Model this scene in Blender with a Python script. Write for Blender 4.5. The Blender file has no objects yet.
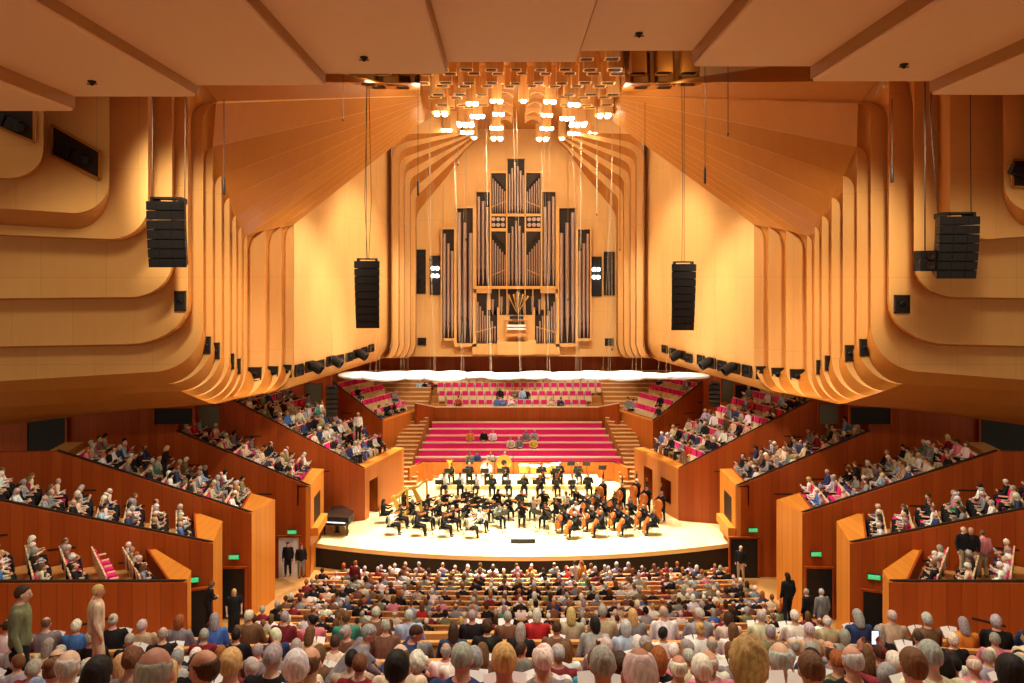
import bpy, bmesh, math, random
import numpy as np
from mathutils import Vector, Matrix
random.seed(7)
SC = bpy.context.scene
COL = SC.collection
PI = math.pi
# ---------------------------------------------------------------- camera, light, exposure
F, VX, HY, CX, CZ = 740.0, 505.5, 275.0, -0.85, 13.7      # focal length in px, vanishing point, camera x / height
def at(px, py, Y):
    return Vector(((px - VX) / F * Y + CX, Y, CZ - (py - HY) / F * Y))
cam = bpy.data.objects.new('camera', bpy.data.cameras.new('camera'))
COL.objects.link(cam); SC.camera = cam
cam.location = (CX, 0, CZ); cam.rotation_euler = (PI / 2, 0, 0)
cam.data.sensor_width = 36; cam.data.lens = 36 * F / 1024
cam.data.shift_x = (512 - VX) / 1024; cam.data.shift_y = -(341.5 - HY) / 1024
cam.data.clip_start = 0.2; cam.data.clip_end = 300
vs = SC.view_settings
vs.view_transform = 'Standard'; vs.look = 'None'; vs.gamma = 1.0; vs.exposure = 0.0
try: vs.use_curve_mapping = False
except Exception: pass
SC.cycles.use_denoising = True
SC.cycles.max_bounces = 8; SC.cycles.diffuse_bounces = 4
SC.cycles.sample_clamp_indirect = 6.0
w = bpy.data.worlds.new('world'); SC.world = w; w.use_nodes = True
w.node_tree.nodes['Background'].inputs[0].default_value = (1.0, 0.76, 0.50, 1)
w.node_tree.nodes['Background'].inputs[1].default_value = 0.36
def spot(name, loc, target, power, angle=70, col=(1, .82, .58), radius=.35, blend=.6):
    l = bpy.data.lights.new(name, 'SPOT'); l.energy = power; l.color = col
    l.spot_size = math.radians(angle); l.spot_blend = blend; l.shadow_soft_size = radius
    o = bpy.data.objects.new(name, l); COL.objects.link(o); o.location = loc
    o.rotation_euler = (Vector(target) - Vector(loc)).to_track_quat('-Z', 'Y').to_euler()
    return o
# stage lamps in the crown lanterns
for x, y in ((-4.5, 44), (4.5, 44), (-2, 42), (2, 42), (-3, 50), (3, 50)):
    spot('stage_light', (x, y, 22.9), (x * .8, 41.5, 0), 31000, 52, (1, .95, .80), .6)
# wash on the seats behind the stage and the reflector rings
for x in (-5, 0, 5):
    spot('choir_light', (x, 47, 22.9), (x * 1.1, 55, 3), 5500, 55, (1, .92, .76))
# wall wash from the crown, unseen rib fill, wash on the boxes
for s in (-1, 1):
    spot('wall_light', (s * 1.5, 42, 22.6), (s * 11, 46.5, 11), 6000, 62, (1, .84, .6), .6)
    spot('rib_fill', (s * 10.2, 18.6, 18.8), (s * 12.6, 36, 12.6), 7000, 40, (1, .82, .56), .6)  # unseen fill added to brighten the rib faces
    spot('rib_fill', (s * 8, 14, 17.0), (s * 17, 29, 8.6), 2600, 50, (1, .82, .56), .6)  # second unseen fill, added to lift the dark lower flares
    spot('box_light', (s * 2, 36, 22.6), (s * 14, 38, 4), 9500, 60, (1, .89, .72))
    spot('box_light', (s * 2, 31, 20.6), (s * 14.5, 30, 4), 9500, 62, (1, .89, .72))
    spot('box_light', (s * 3, 22, 17.9), (s * 14, 25, 4), 4200, 60, (1, .89, .72))
spot('organ_light', (0, 41, 22.6), (0, 58, 15), 4200, 62, (1, .82, .55))
# house lights over the stalls and the balcony
for x in (-7, 0, 7):
    spot('house_light', (x, 30, 21.5), (x, 29, 0), 1700, 75, (1, .89, .72))
    spot('house_light', (x * .9, 16.5, 17.6), (x * .9, 17, 6), 2000, 110, (1, .88, .7))
    spot('house_light', (x * .6, 8, 17.6), (x * .6, 8.5 , 8), 1300, 120, (1, .88, .7))
for x, y in ((-3.6, 45), (3.6, 45), (-1.2, 42), (1.2, 42), (-5.5, 40), (5.5, 40), (0, 49), (7.2, 35.2), (-7.2, 35.2)):   # fill added for spill of the crown lamps; outer pairs brighten unlit lanterns
    l = bpy.data.lights.new('crown_fill', 'POINT'); l.energy = 105 if abs(x) < 7 else 45; l.color = (1, .84, .6); l.shadow_soft_size = .3
    o = bpy.data.objects.new('crown_fill', l); COL.objects.link(o); o.location = (x, y, 23.1)
# ---------------------------------------------------------------- materials
def newmat(name):
    m = bpy.data.materials.new(name); m.use_nodes = True
    return m, m.node_tree.nodes, m.node_tree.links, m.node_tree.nodes['Principled BSDF']
def plain(name, col, rough=.6, metal=0.0, spec=.3, noise=.06, scale=6):
    m, N, L, b = newmat(name)
    b.inputs['Roughness'].default_value = rough; b.inputs['Metallic'].default_value = metal
    b.inputs['Specular IOR Level'].default_value = spec
    tc = N.new('ShaderNodeTexCoord'); n = N.new('ShaderNodeTexNoise'); n.inputs['Scale'].default_value = scale
    L.new(tc.outputs['Object'], n.inputs['Vector'])
    mx = N.new('ShaderNodeMix'); mx.data_type = 'RGBA'
    L.new(n.outputs['Fac'], mx.inputs['Factor'])
    mx.inputs['A'].default_value = (*[c * (1 - noise * 2) for c in col], 1)
    mx.inputs['B'].default_value = (*[min(1, c * (1 + noise * 2)) for c in col], 1)
    L.new(mx.outputs['Result'], b.inputs['Base Color'])
    return m
def emit(name, col, strength):
    m, N, L, b = newmat(name)
    b.inputs['Base Color'].default_value = (*col, 1)
    b.inputs['Emission Color'].default_value = (*col, 1); b.inputs['Emission Strength'].default_value = strength
    return m
def wood(name, c1, c2, board=.4, seam=.012, seamdark=.45, vary=.25, rough=.5, panelh=0, grain=(1.5, 14), spec=.25, swap=False):
    """boards side by side along u (metres), grain along v, an optional horizontal joint every panelh metres"""
    m, N, L, b = newmat(name)
    b.inputs['Roughness'].default_value = rough; b.inputs['Specular IOR Level'].default_value = spec
    uv = N.new('ShaderNodeUVMap'); sp = N.new('ShaderNodeSeparateXYZ'); L.new(uv.outputs[0], sp.inputs[0])
    U, V = (sp.outputs[1], sp.outputs[0]) if swap else (sp.outputs[0], sp.outputs[1])
    def M(op, a, bb=None, c=None):
        n = N.new('ShaderNodeMath'); n.operation = op
        for i, x in enumerate((a, bb, c)):
            if x is None: continue
            if isinstance(x, (int, float)): n.inputs[i].default_value = x
            else: L.new(x, n.inputs[i])
        return n.outputs[0]
    ub = M('DIVIDE', U, board); fl = M('FLOOR', ub); fr = M('SUBTRACT', ub, fl)
    wn = N.new('ShaderNodeTexWhiteNoise'); wn.noise_dimensions = '1D'; L.new(fl, wn.inputs['W'])
    seamm = M('LESS_THAN', fr, seam / board)
    if panelh:
        vb = M('DIVIDE', V, panelh); vf = M('FRACT', vb)
        seamm = M('MAXIMUM', seamm, M('LESS_THAN', vf, seam / panelh))
    cb = N.new('ShaderNodeCombineXYZ')
    L.new(M('MULTIPLY', U, grain[1]), cb.inputs[0]); L.new(M('MULTIPLY', V, grain[0]), cb.inputs[1])
    L.new(M('MULTIPLY', wn.outputs['Value'], 37.0), cb.inputs[2])
    ns = N.new('ShaderNodeTexNoise'); ns.inputs['Scale'].default_value = 1; ns.inputs['Detail'].default_value = 3
    L.new(cb.outputs[0], ns.inputs['Vector'])
    mx = N.new('ShaderNodeMix'); mx.data_type = 'RGBA'
    L.new(M('ADD', M('MULTIPLY', ns.outputs['Fac'], .6), M('MULTIPLY', M('SUBTRACT', wn.outputs['Value'], .3), vary * 2)), mx.inputs['Factor'])
    mx.inputs['A'].default_value = (*c1, 1); mx.inputs['B'].default_value = (*c2, 1)
    m2 = N.new('ShaderNodeMix'); m2.data_type = 'RGBA'; L.new(seamm, m2.inputs['Factor'])
    L.new(mx.outputs['Result'], m2.inputs['A'])
    m2.inputs['B'].default_value = (*[c * seamdark for c in c1], 1)
    L.new(m2.outputs['Result'], b.inputs['Base Color'])
    return m
def objcol(name, rough=.8, bump=0.0, scale=30, check=False):
    """colour carried by each object (obj.color)"""
    m, N, L, b = newmat(name); b.inputs['Roughness'].default_value = rough
    b.inputs['Specular IOR Level'].default_value = .2
    oi = N.new('ShaderNodeObjectInfo'); tc = N.new('ShaderNodeTexCoord')
    n = N.new('ShaderNodeTexNoise'); n.inputs['Scale'].default_value = scale; n.inputs['Detail'].default_value = 3
    mp = N.new('ShaderNodeMapping'); mp.inputs['Scale'].default_value = (1, 1, .3)
    L.new(tc.outputs['Object'], mp.inputs[0]); L.new(mp.outputs[0], n.inputs['Vector'])
    mx = N.new('ShaderNodeMix'); mx.data_type = 'RGBA'; mx.blend_type = 'MULTIPLY'
    mx.inputs['Factor'].default_value = 1
    r = N.new('ShaderNodeMapRange'); r.inputs[1].default_value = .3; r.inputs[2].default_value = .7
    r.inputs[3].default_value = .6; r.inputs[4].default_value = 1.15
    L.new(n.outputs['Fac'], r.inputs[0]); L.new(oi.outputs['Color'], mx.inputs['A']); L.new(r.outputs[0], mx.inputs['B'])
    out = mx.outputs['Result']
    if check:
        ck = N.new('ShaderNodeTexChecker'); ck.inputs['Scale'].default_value = 26
        ck.inputs['Color1'].default_value = (.75, .76, .78, 1); ck.inputs['Color2'].default_value = (.05, .07, .1, 1)
        L.new(tc.outputs['Object'], ck.inputs['Vector']); out = ck.outputs['Color']
    L.new(out, b.inputs['Base Color'])
    if bump:
        bp = N.new('ShaderNodeBump'); bp.inputs['Strength'].default_value = bump; bp.inputs['Distance'].default_value = .01
        L.new(n.outputs['Fac'], bp.inputs['Height']); L.new(bp.outputs[0], b.inputs['Normal'])
    return m
def vcol(name):
    m, N, L, b = newmat(name); b.inputs['Roughness'].default_value = .85
    b.inputs['Specular IOR Level'].default_value = .15
    a = N.new('ShaderNodeVertexColor'); a.layer_name = 'Col'
    L.new(a.outputs['Color'], b.inputs['Base Color'])
    return m
M = {}
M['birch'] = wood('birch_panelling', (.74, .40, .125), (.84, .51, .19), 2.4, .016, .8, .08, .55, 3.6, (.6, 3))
M['birchshade'] = wood('birch_in_shade', (.42, .145, .018), (.52, .205, .032), 3.2, .0, .6, .06, .42, 0, (.5, 3))  # panelling timber with shade and warm bounce put into the colour
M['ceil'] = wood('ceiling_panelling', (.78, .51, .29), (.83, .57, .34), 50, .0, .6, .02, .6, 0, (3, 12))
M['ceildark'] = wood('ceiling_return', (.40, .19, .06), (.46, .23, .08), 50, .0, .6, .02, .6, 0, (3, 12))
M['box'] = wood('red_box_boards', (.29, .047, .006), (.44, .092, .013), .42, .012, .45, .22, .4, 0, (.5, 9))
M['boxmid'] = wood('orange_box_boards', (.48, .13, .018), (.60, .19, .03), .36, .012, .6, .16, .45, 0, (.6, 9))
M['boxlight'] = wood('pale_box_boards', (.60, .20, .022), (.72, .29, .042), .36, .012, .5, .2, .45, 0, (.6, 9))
M['stagefloor'] = wood('stage_floor_boards', (.86, .68, .32), (.93, .78, .42), .3, .01, .6, .12, .35, 0, (.6, 9), .35, True)
M['floor'] = wood('floor_boards', (.50, .24, .07), (.62, .33, .11), .2, .008, .6, .15, .4, 0, (.6, 9), .3, True)
M['seatwood'] = wood('seat_ply', (.60, .28, .08), (.70, .36, .12), 5, 0, .6, .1, .4, 0, (2, 12))
M['palewood'] = wood('pale_seat_ply', (.80, .62, .36), (.88, .72, .46), 5, 0, .6, .1, .4, 0, (2, 12))
M['pink'] = plain('magenta_wool', (.66, .022, .17), .85, 0, .15, .08, 30)
M['black'] = plain('black_paint', (.012, .011, .012), .5, 0, .3)
M['dark'] = plain('dark_brown', (.03, .015, .008), .6)
M['fascia'] = plain('stage_fascia_black', (.018, .013, .010), .7)
M['metal'] = plain('steel', (.5, .48, .45), .3, .9)
M['brass'] = plain('brass', (.75, .48, .12), .25, .9)
M['gold'] = plain('gilt', (.80, .52, .10), .35, .3)
M['pipe'] = plain('organ_pipe_tin', (.46, .31, .24), .36, .3, .4, .05)
M['cloud'] = plain('acrylic_white', (.95, .95, .95), .2, 0, .6, .01)
_n = M['cloud'].node_tree.nodes; _l = M['cloud'].node_tree.links
_t = _n.new('ShaderNodeBsdfTransparent'); _x = _n.new('ShaderNodeMixShader'); _x.inputs[0].default_value = .55
_l.new(_t.outputs[0], _x.inputs[1]); _l.new(_n['Principled BSDF'].outputs[0], _x.inputs[2]); _l.new(_x.outputs[0], _n['Material Output'].inputs['Surface'])
M['pianolid'] = plain('piano_lid_black', (.03, .025, .02), .12, 0, .7)
M['brassdark'] = plain('bronze', (.62, .33, .06), .35, .5)
M['wire'] = plain('cable_dark', (.05, .03, .02), .6)
M['wirepale'] = plain('cable_pale', (.50, .38, .24), .5, 0)
M['violin'] = plain('varnished_orange_wood', (.50, .13, .02), .3, 0, .5)
M['white'] = plain('white_paper', (.82, .82, .80), .7)
M['greenglass'] = plain('frosted_glass_green', (.20, .24, .20), .3)
M['lamp'] = emit('lamp_glow', (1, .9, .68), 16)
M['cool'] = emit('cool_lamp_glow', (.9, 1, .95), 12)
M['screen'] = emit('phone_screen', (.55, .75, 1), 2.2)
M['exit'] = emit('exit_sign_green', (.0, .50, .16), 1.0)
M['whitewall'] = plain('white_lobby_wall', (.8, .8, .8), .7)
M['steps'] = wood('stair_boards', (.46, .18, .04), (.56, .24, .06), .3, .006, .6, .2, .45)
M['cloth'] = objcol('clothing_fabric', .9, .3, 12)
M['plaid'] = objcol('checked_shirt', .9, 0, 12, True)
M['hair'] = objcol('hair_strands', .65, .8, 45)
M['skin'] = objcol('skin', .55, 0, 8)
M['crowd'] = vcol('crowd_colours')
# ---------------------------------------------------------------- mesh building
class MB:
    def __init__(s): s.v = []; s.f = []
    def add(s, pts, faces):
        k = len(s.v); s.v.extend([tuple(p) for p in pts]); s.f.extend([tuple(i + k for i in f) for f in faces]); return s
    def quad(s, *p): return s.add(p, [tuple(range(len(p)))])
    def box(s, c, d, rz=0, rx=0, ry=0):
        R = Matrix.Rotation(rz, 3, 'Z') @ Matrix.Rotation(ry, 3, 'Y') @ Matrix.Rotation(rx, 3, 'X')
        c = Vector(c); P = []
        for z in (-1, 1):
            for y in (-1, 1):
                for x in (-1, 1): P.append(c + R @ Vector((x * d[0] / 2, y * d[1] / 2, z * d[2] / 2)))
        return s.add(P, [(0, 2, 3, 1), (4, 5, 7, 6), (0, 1, 5, 4), (2, 6, 7, 3), (0, 4, 6, 2), (1, 3, 7, 5)])
    def bar(s, a, b, wd, h=None):
        a = Vector(a); b = Vector(b); h = h or wd; d = (b - a).normalized()
        u = d.cross(Vector((0, 0, 1)))
        if u.length < 1e-4: u = Vector((1, 0, 0))
        u.normalize(); v = u.cross(d)
        P = [p + u * (x * wd / 2) + v * (y * h / 2) for p in (a, b) for x, y in ((-1, -1), (1, -1), (1, 1), (-1, 1))]
        return s.add(P, [(0, 1, 2, 3), (7, 6, 5, 4), (0, 4, 5, 1), (1, 5, 6, 2), (2, 6, 7, 3), (3, 7, 4, 0)])
    def prism(s, poly, z0, z1):
        """poly: xy list; z0, z1 numbers or lists"""
        n = len(poly); A = z0 if hasattr(z0, '__len__') else [z0] * n; B = z1 if hasattr(z1, '__len__') else [z1] * n
        P = [(p[0], p[1], A[i]) for i, p in enumerate(poly)] + [(p[0], p[1], B[i]) for i, p in enumerate(poly)]
        return s.add(P, [tuple(range(n))[::-1], tuple(range(n, 2 * n))] + [(i, (i + 1) % n, n + (i + 1) % n, n + i) for i in range(n)])
    def slab(s, poly, t):
        """planar polygon (3D points) thickened by vector t"""
        n = len(poly); t = Vector(t); P = [Vector(p) for p in poly] + [Vector(p) + t for p in poly]
        return s.add(P, [tuple(range(n)), tuple(range(n, 2 * n))[::-1]] + [(i, (i + 1) % n, n + (i + 1) % n, n + i) for i in range(n)])
    def rings(s, R, closed=True, caps=True):
        k = len(s.v); n = len(R[0])
        for r in R: s.v.extend([tuple(p) for p in r])
        for j in range(len(R) - 1):
            for i in range(n if closed else n - 1):
                a = k + j * n + i; b = k + j * n + (i + 1) % n
                s.f.append((a, b, b + n, a + n))
        if caps and closed:
            s.f.append(tuple(k + i for i in range(n))[::-1]); s.f.append(tuple(k + (len(R) - 1) * n + i for i in range(n)))
        return s
    def tube(s, pts, r, n=8, caps=True):
        pts = [Vector(p) for p in pts]
        rr = r if hasattr(r, '__len__') else [r] * len(pts); R = []
        up = None
        for i, p in enumerate(pts):
            d = (pts[min(i + 1, len(pts) - 1)] - pts[max(i - 1, 0)]).normalized()
            if up is None: up = Vector((0, 0, 1)) if abs(d.z) < .9 else Vector((1, 0, 0))
            u = d.cross(up).normalized(); v = u.cross(d)
            R.append([p + (u * math.cos(a) + v * math.sin(a)) * rr[i] for a in (2 * PI * k / n for k in range(n))])
        return s.rings(R, True, caps)
    def lathe(s, prof, c=(0, 0, 0), n=16, sx=1, sy=1):
        c = Vector(c)
        return s.rings([[c + Vector((r * sx * math.cos(2 * PI * k / n), r * sy * math.sin(2 * PI * k / n), z)) for k in range(n)] for r, z in prof])
    def ball(s, c, r, n=10, m=7):
        r = r if hasattr(r, '__len__') else (r, r, r); c = Vector(c); R = []
        for j in range(m + 1):
            t = PI * (j / m); t = min(max(t, .12), PI - .12)
            R.append([c + Vector((r[0] * math.sin(t) * math.cos(2 * PI * k / n), r[1] * math.sin(t) * math.sin(2 * PI * k / n), -r[2] * math.cos(t))) for k in range(n)])
        return s.rings(R)
    def xf(s, mat):
        s.v = [tuple(mat @ Vector(p)) for p in s.v]; return s
    def mesh(s, name, mat, smooth=False):
        me = bpy.data.meshes.new(name); me.from_pydata(s.v, [], s.f)
        me.materials.append(M[mat] if isinstance(mat, str) else mat)
        if smooth is not False:
            me.polygons.foreach_set('use_smooth', [True] * len(me.polygons))
            if smooth is not True: me.set_sharp_from_angle(angle=math.radians(smooth))
        uv = me.uv_layers.new(name='UVMap'); co = np.empty(len(me.vertices) * 3); me.vertices.foreach_get('co', co); co = co.reshape(-1, 3)
        out = np.zeros((len(me.loops), 2))
        for p in me.polygons:
            nx, ny, nz = p.normal; ix = list(p.vertices); q = co[ix]
            if abs(nz) > .75: a = q[:, 0]; b = q[:, 1]
            else:
                l = math.hypot(nx, ny) or 1; a = q[:, 0] * (-ny / l) + q[:, 1] * (nx / l); b = q[:, 2]
            out[p.loop_start:p.loop_start + p.loop_total, 0] = a; out[p.loop_start:p.loop_start + p.loop_total, 1] = b
        uv.data.foreach_set('uv', out.ravel())
        return me
    def build(s, name, mat, parent=None, smooth=False):
        o = bpy.data.objects.new(name, s.mesh(name, mat, smooth)); COL.objects.link(o)
        if parent: o.parent = parent
        return o
def tag(o, label=None, cat=None, group=None, kind=None):
    if label: o['label'] = label
    if cat: o['category'] = cat
    if group: o['group'] = group
    if kind: o['kind'] = kind
    return o
def empty(name, loc=(0, 0, 0), rz=0, **k):
    o = bpy.data.objects.new(name, None); COL.objects.link(o); o.location = loc; o.rotation_euler = (0, 0, rz)
    o.empty_display_size = .1
    return tag(o, **k)
def copy_tree(o, parent=None):
    c = o.copy(); COL.objects.link(c)
    if parent: c.parent = parent
    for ch in KIDS.get(o.name, ()): copy_tree(ch, c)
    return c
KIDS = {}
def register(o):
    """remember the children of a prototype (children lookups are slow in large scenes)"""
    KIDS[o.name] = list(o.children)
    for c in o.children: register(c)
    return o
def put(proto, first, loc, rz, label, group=None):
    """first call moves the prototype itself, later ones copy it"""
    o = proto if first else copy_tree(proto)
    o.location = loc; o.rotation_euler = (0, 0, rz); o['label'] = label
    if group: o['group'] = group
    return o
ORD = ['first', 'second', 'third', 'fourth', 'fifth', 'sixth', 'seventh', 'eighth', 'ninth', 'tenth', 'eleventh', 'twelfth',
       'thirteenth', 'fourteenth', 'fifteenth', 'sixteenth', 'seventeenth', 'eighteenth', 'nineteenth', 'twentieth',
       'twenty-first', 'twenty-second', 'twenty-third', 'twenty-fourth', 'twenty-fifth', 'twenty-sixth', 'twenty-seventh',
       'twenty-eighth', 'twenty-ninth', 'thirtieth', 'thirty-first', 'thirty-second', 'thirty-third', 'thirty-fourth', 'thirty-fifth', 'thirty-sixth']
def lerp(a, b, t): return a + (b - a) * t
# ---------------------------------------------------------------- fluted side walls and soffits
# name, px of inner edge (left, right), Y, py of bottom corner start, a, b, flare-end py, px of outer edge (left, right), shoulder py, peak py
RIB = [
 ('A', 43, 1030, 20.0, 150, 35, 28, 176, -90, 1110, 90, 80),
 ('B', 109, 1004, 22.0, 182, 35, 31, 203, 45, 1028, 88, 70),
 ('C', 148, 950, 24.5, 205, 38, 34, 231, 109.5, 1003, 96, 40),
 ('D', 172, 914, 27.0, 262, 42, 35, 299, 154, 938, 108, 48),
 ('E', 188, 889, 29.0, 300, 60, 44, 348, 174, 913, 118, 64),
 ('F', 203, 871, 30.5, 325, 52, 47, 386, 192, 887, 122, 108),
 ('G', 212.5, 857, 31.3, 340, 46, 44, 396, 204.5, 869.5, 170, 147),
 ('H', 221.5, 843, 32.0, 350, 41, 41, 403, 214, 855.5, 196, 176),
 ('I', 229.5, 831.7, 32.7, 357, 37, 39, 412, 223, 842, 215, 198),
 ('J', 236, 822, 33.4, 362, 34, 38, 417, 231, 830, 230, 216),
 ('K', 241.5, 814.7, 34.0, 366, 32, 37, 422, 237.5, 820.5, 240, 227),
 ('L', 246.5, 807, 34.6, 368, 32, 36, 426, 243, 813, 249, 236),
 ('Mm', 265.5, 786, 35.6, 366, 31, 33, 430, 248, 805.5, 255, 230),
 ('N', 281.5, 768.5, 36.6, 364, 31, 32, 433, 268, 784.5, 250, 227),
 ('O', 293.5, 754, 37.6, 360, 31, 33, 436, 283.5, 766.5, 246, 225)]
NC, NV, NS, NF = 9, 5, 9, 10
def side_pts(side, px, Y, yb, a, b, yend, top, pxin=None, sh=None, crown=None, yf=None):
    """profile points: flare, bottom corner, vertical, shoulder, soffit"""
    end = -80 if side < 0 else 1104
    P = []
    ys = yb + b; xs = px + side * a; yf = yf or Y
    for k in range(4): P.append(at(lerp(end, xs, k / 4), lerp(yend, ys, (k / 4)), yf))
    for k in range(NC + 1):
        t = PI / 2 * (1 - k / NC); P.append(at(px + side * a * (1 - math.cos(t)), yb + b * math.sin(t), lerp(Y, yf, (t / (PI / 2)) ** 2.4)))
    for k in range(1, NV): P.append(at(px, lerp(yb, sh, k / NV), Y))
    for k in range(NS + 1):
        t = PI / 2 * k / NS
        if pxin is None: P.append(at(px, lerp(sh, top, math.sin(t)), Y))
        else: P.append(at(lerp(px, pxin, 1 - math.cos(t)), lerp(sh, top, math.sin(t)), Y))
    tp = P[-1]
    for k in range(1, NF + 1): P.append(tp.lerp(crown, k / NF))
    P.append(crown + Vector((0, .6, 2.6)))
    return P
def sheet(A, B, flip=False):
    m = MB(); n = len(A); m.v = [tuple(p) for p in A] + [tuple(p) for p in B]
    m.f = [((i, i + 1, n + i + 1, n + i) if not flip else (i, n + i, n + i + 1, i + 1)) for i in range(n - 1)]
    return m
for side, nm in ((-1, 'left'), (1, 'right')):
    root = empty('wall_' + nm, (side * 13, 30, 10), label='fluted birch plywood wall on the %s of the hall' % nm, cat='wall', kind='structure')
    inv = Matrix.Translation((-side * 13, -30, -10))
    prev = None; prow = None
    for i, (n_, xl, xr, Y, yb, a, b, ye, ol, orr, sh, top) in enumerate(RIB):
        px = xl if side < 0 else xr; ox = ol if side < 0 else orr
        t = max(0, (i - 4) / 10)
        c0 = at(420, 93, 43).lerp(at(425, 121, 48), t)
        if i < 4: c0 = at(420, 93 - (4 - i) * 2.5, 43 - (4 - i) * 1.6)
        if side > 0: c0.x = -c0.x
        yf = Y if i < 6 else 30.5 + .35 * (i - 5)                # the flares gather into one upright face
        if n_ == 'F':
            P = side_pts(side, px, Y, yb, a, b, ye, top, None, sh, c0)
            # round the shoulder of the first free arch into its long thin lip
            k0 = 4 + NC + 1 + NV - 1
            for k in range(NS + 1):
                tt = PI / 2 * k / NS; P[k0 + k] = at(px - side * 13 * (1 - math.cos(tt)), lerp(sh, 103.5, math.sin(tt)), Y)
            tp = P[k0 + NS]
            for k in range(1, NF + 1): P[k0 + NS + k] = tp.lerp(c0, k / NF)
        else: P = side_pts(side, px, Y, yb, a, b, ye, top, None, sh, c0, yf)
        if prow is None: O = side_pts(side, ox, Y, yb - 20, a, b, ye - 20, top, px, sh, c0)
        else:
            _, _, _, _, yb0, a0, b0, ye0 = prow[:8]
            e = 9 if n_ == 'C' else 2
            O = side_pts(side, ox, Y, yb0 + e, a0, b0 + (7 if n_ == 'C' else 0), ye0 + (17 if n_ == 'C' else 1.5), top, px, sh, c0, yf)
            if i > 5:                                   # the flares run smoothly into each other
                for k in range(4 + NC + 1): O[k] = O[k].lerp(P[k], (1 - max(0, k - 4) / NC) ** .5)
            if n_ == 'F':
                for k in range(NS + 1):
                    tt = PI / 2 * k / NS; O[k0 + k] = at(ox - side * 26 * (1 - math.cos(tt)), lerp(sh - 4, 101.5, math.sin(tt)), Y)
                tp = O[k0 + NS]
                for k in range(1, NF + 1): O[k0 + NS + k] = tp.lerp(c0 + Vector((0, 0, .03)), k / NF)
        if i > 4 and n_ != 'F':
            for k in range(NF): O[-2 - k] = O[-2 - k] + Vector((0, 0, .012))
        sheet(O, P, side > 0).xf(inv).build('wall_return', 'birch', root, 40)
        if prev: sheet(prev, O, side > 0).xf(inv).build('soffit_panel', 'birchshade', root, 40)
        prev = P; prow = (n_, xl, xr, Y, yb, a, b, ye)
    # the long wall beside the stage
    x0 = -11.68 if side < 0 else 11.88
    A = []; B = []
    prof = [(1.3, 7.62), (1.0, 7.68), (.7, 7.82), (.45, 8.0), (.25, 8.25), (.1, 8.6), (0, 9.1), (0, 14), (0, 20), (0, 26.5)]
    for off, z in prof:
        A.append(Vector((x0 + side * off, 37.9, z))); B.append(Vector((side * 8.90 + side * off, 52.2, z)))
    sheet(A, B, side > 0).xf(inv).build('wall_panel', 'birch', root, 40)
    sheet([p.copy() for p in A], [p + Vector((side * 3, -.5, 0)) for p in A], side < 0).xf(inv).build('wall_return', 'birch', root, 40)
    # stepped fan ceiling upstage
    FAN = [
     (51.0, [(391.5, 160), (392.5, 148), (396, 138), (403, 134), (458, 132.5)], [(391.5, 160), (392.5, 148), (396, 138), (403, 134), (458, 132.5)]),
     (52.0, [(392.5, 157), (394, 150), (398, 146), (407, 141.5), (465, 131)], [(398.5, 158), (400.5, 153), (403.5, 150), (410, 147), (467, 133)]),
     (53.2, [(399.5, 167), (401, 161), (404, 157.5), (410, 155), (469, 134)], [(404, 170), (406, 165), (409, 162), (414, 159), (470, 136)]),
     (54.5, [(404.5, 179), (406, 173), (409, 170), (415, 167), (471, 137)], [(410, 183), (411.5, 179), (414, 176), (419, 173), (472, 138)]),
     (55.8, [(410.5, 197), (412, 191), (415, 187), (420, 183), (473, 139)], [(415.5, 200), (416.5, 197), (418.5, 194), (423, 190), (474, 141)]),
     (57.8, [(416.5, 218), (417.5, 214), (419.5, 210), (424, 204), (476, 141)], None)]
    def fan(path, Y):
        x = path[0][0]; pts = [at(x - 10, 358, Y), at(x - 6, 357, Y), at(x - 2.5, 353, Y), at(x, 345, Y)]
        pts += [at(px_, py_, Y + (1.2 if k == 4 else 0)) for k, (px_, py_) in enumerate(path)]
        if side > 0: pts = [Vector((-p.x, p.y, p.z)) for p in pts]
        return pts
    last = None
    for Y, o_, i_ in FAN:
        O = fan(o_, Y)
        if last: sheet(last, O, side > 0).xf(inv).build('soffit_panel', 'birchshade', root, 40)
        if i_:
            I = fan(i_, Y); last = I
            if i_ is not o_ and Y > 51.5: sheet(O, I, side > 0).xf(inv).build('wall_return', 'birch', root, 40)
    # upright face above the first fan edge
    f0 = fan(FAN[0][1], 51.0)[7:]
    m = MB(); m.quad(f0[0], f0[1], f0[1] + Vector((-side * 2, 0, 3.2)), f0[0] + Vector((0, 0, 4)))
    m.xf(inv).build('wall_panel', 'birch', root)
    last = None
# ---------------------------------------------------------------- organ wall, crown ceiling, balcony ceiling
m = MB(); m.slab([(-9, 58.3, 7.28), (9, 58.3, 7.28), (9, 58.3, 27), (-9, 58.3, 27)], (0, .3, 0)); m.build('wall_back', 'birch')
bpy.data.objects['wall_back']['kind'] = 'structure'
m = MB(); m.box((0, 46.5, 25.35), (19, 24, .3)); m.box((0, 27, 26.6), (34, 22, .3))
m.box((0, 61.9, 5), (30, .3, 5.2))
tag(m.build('ceiling', 'birchshade'), kind='structure')
E = [-17.6, -14.4, -11.35, -8.38, -5.26, -2.3, .87, 3.72, 6.6, 9.5, 12.6, 16]
Zc = [17.3, 17.68, 18.03, 18.3, 18.58, 18.87, 19.14, 18.76, 18.4, 18.07, 17.7]
root = empty('ceiling', (0, 8, 18.5), label='stepped plywood ceiling panels over the balcony', cat='ceiling', kind='structure')
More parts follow.
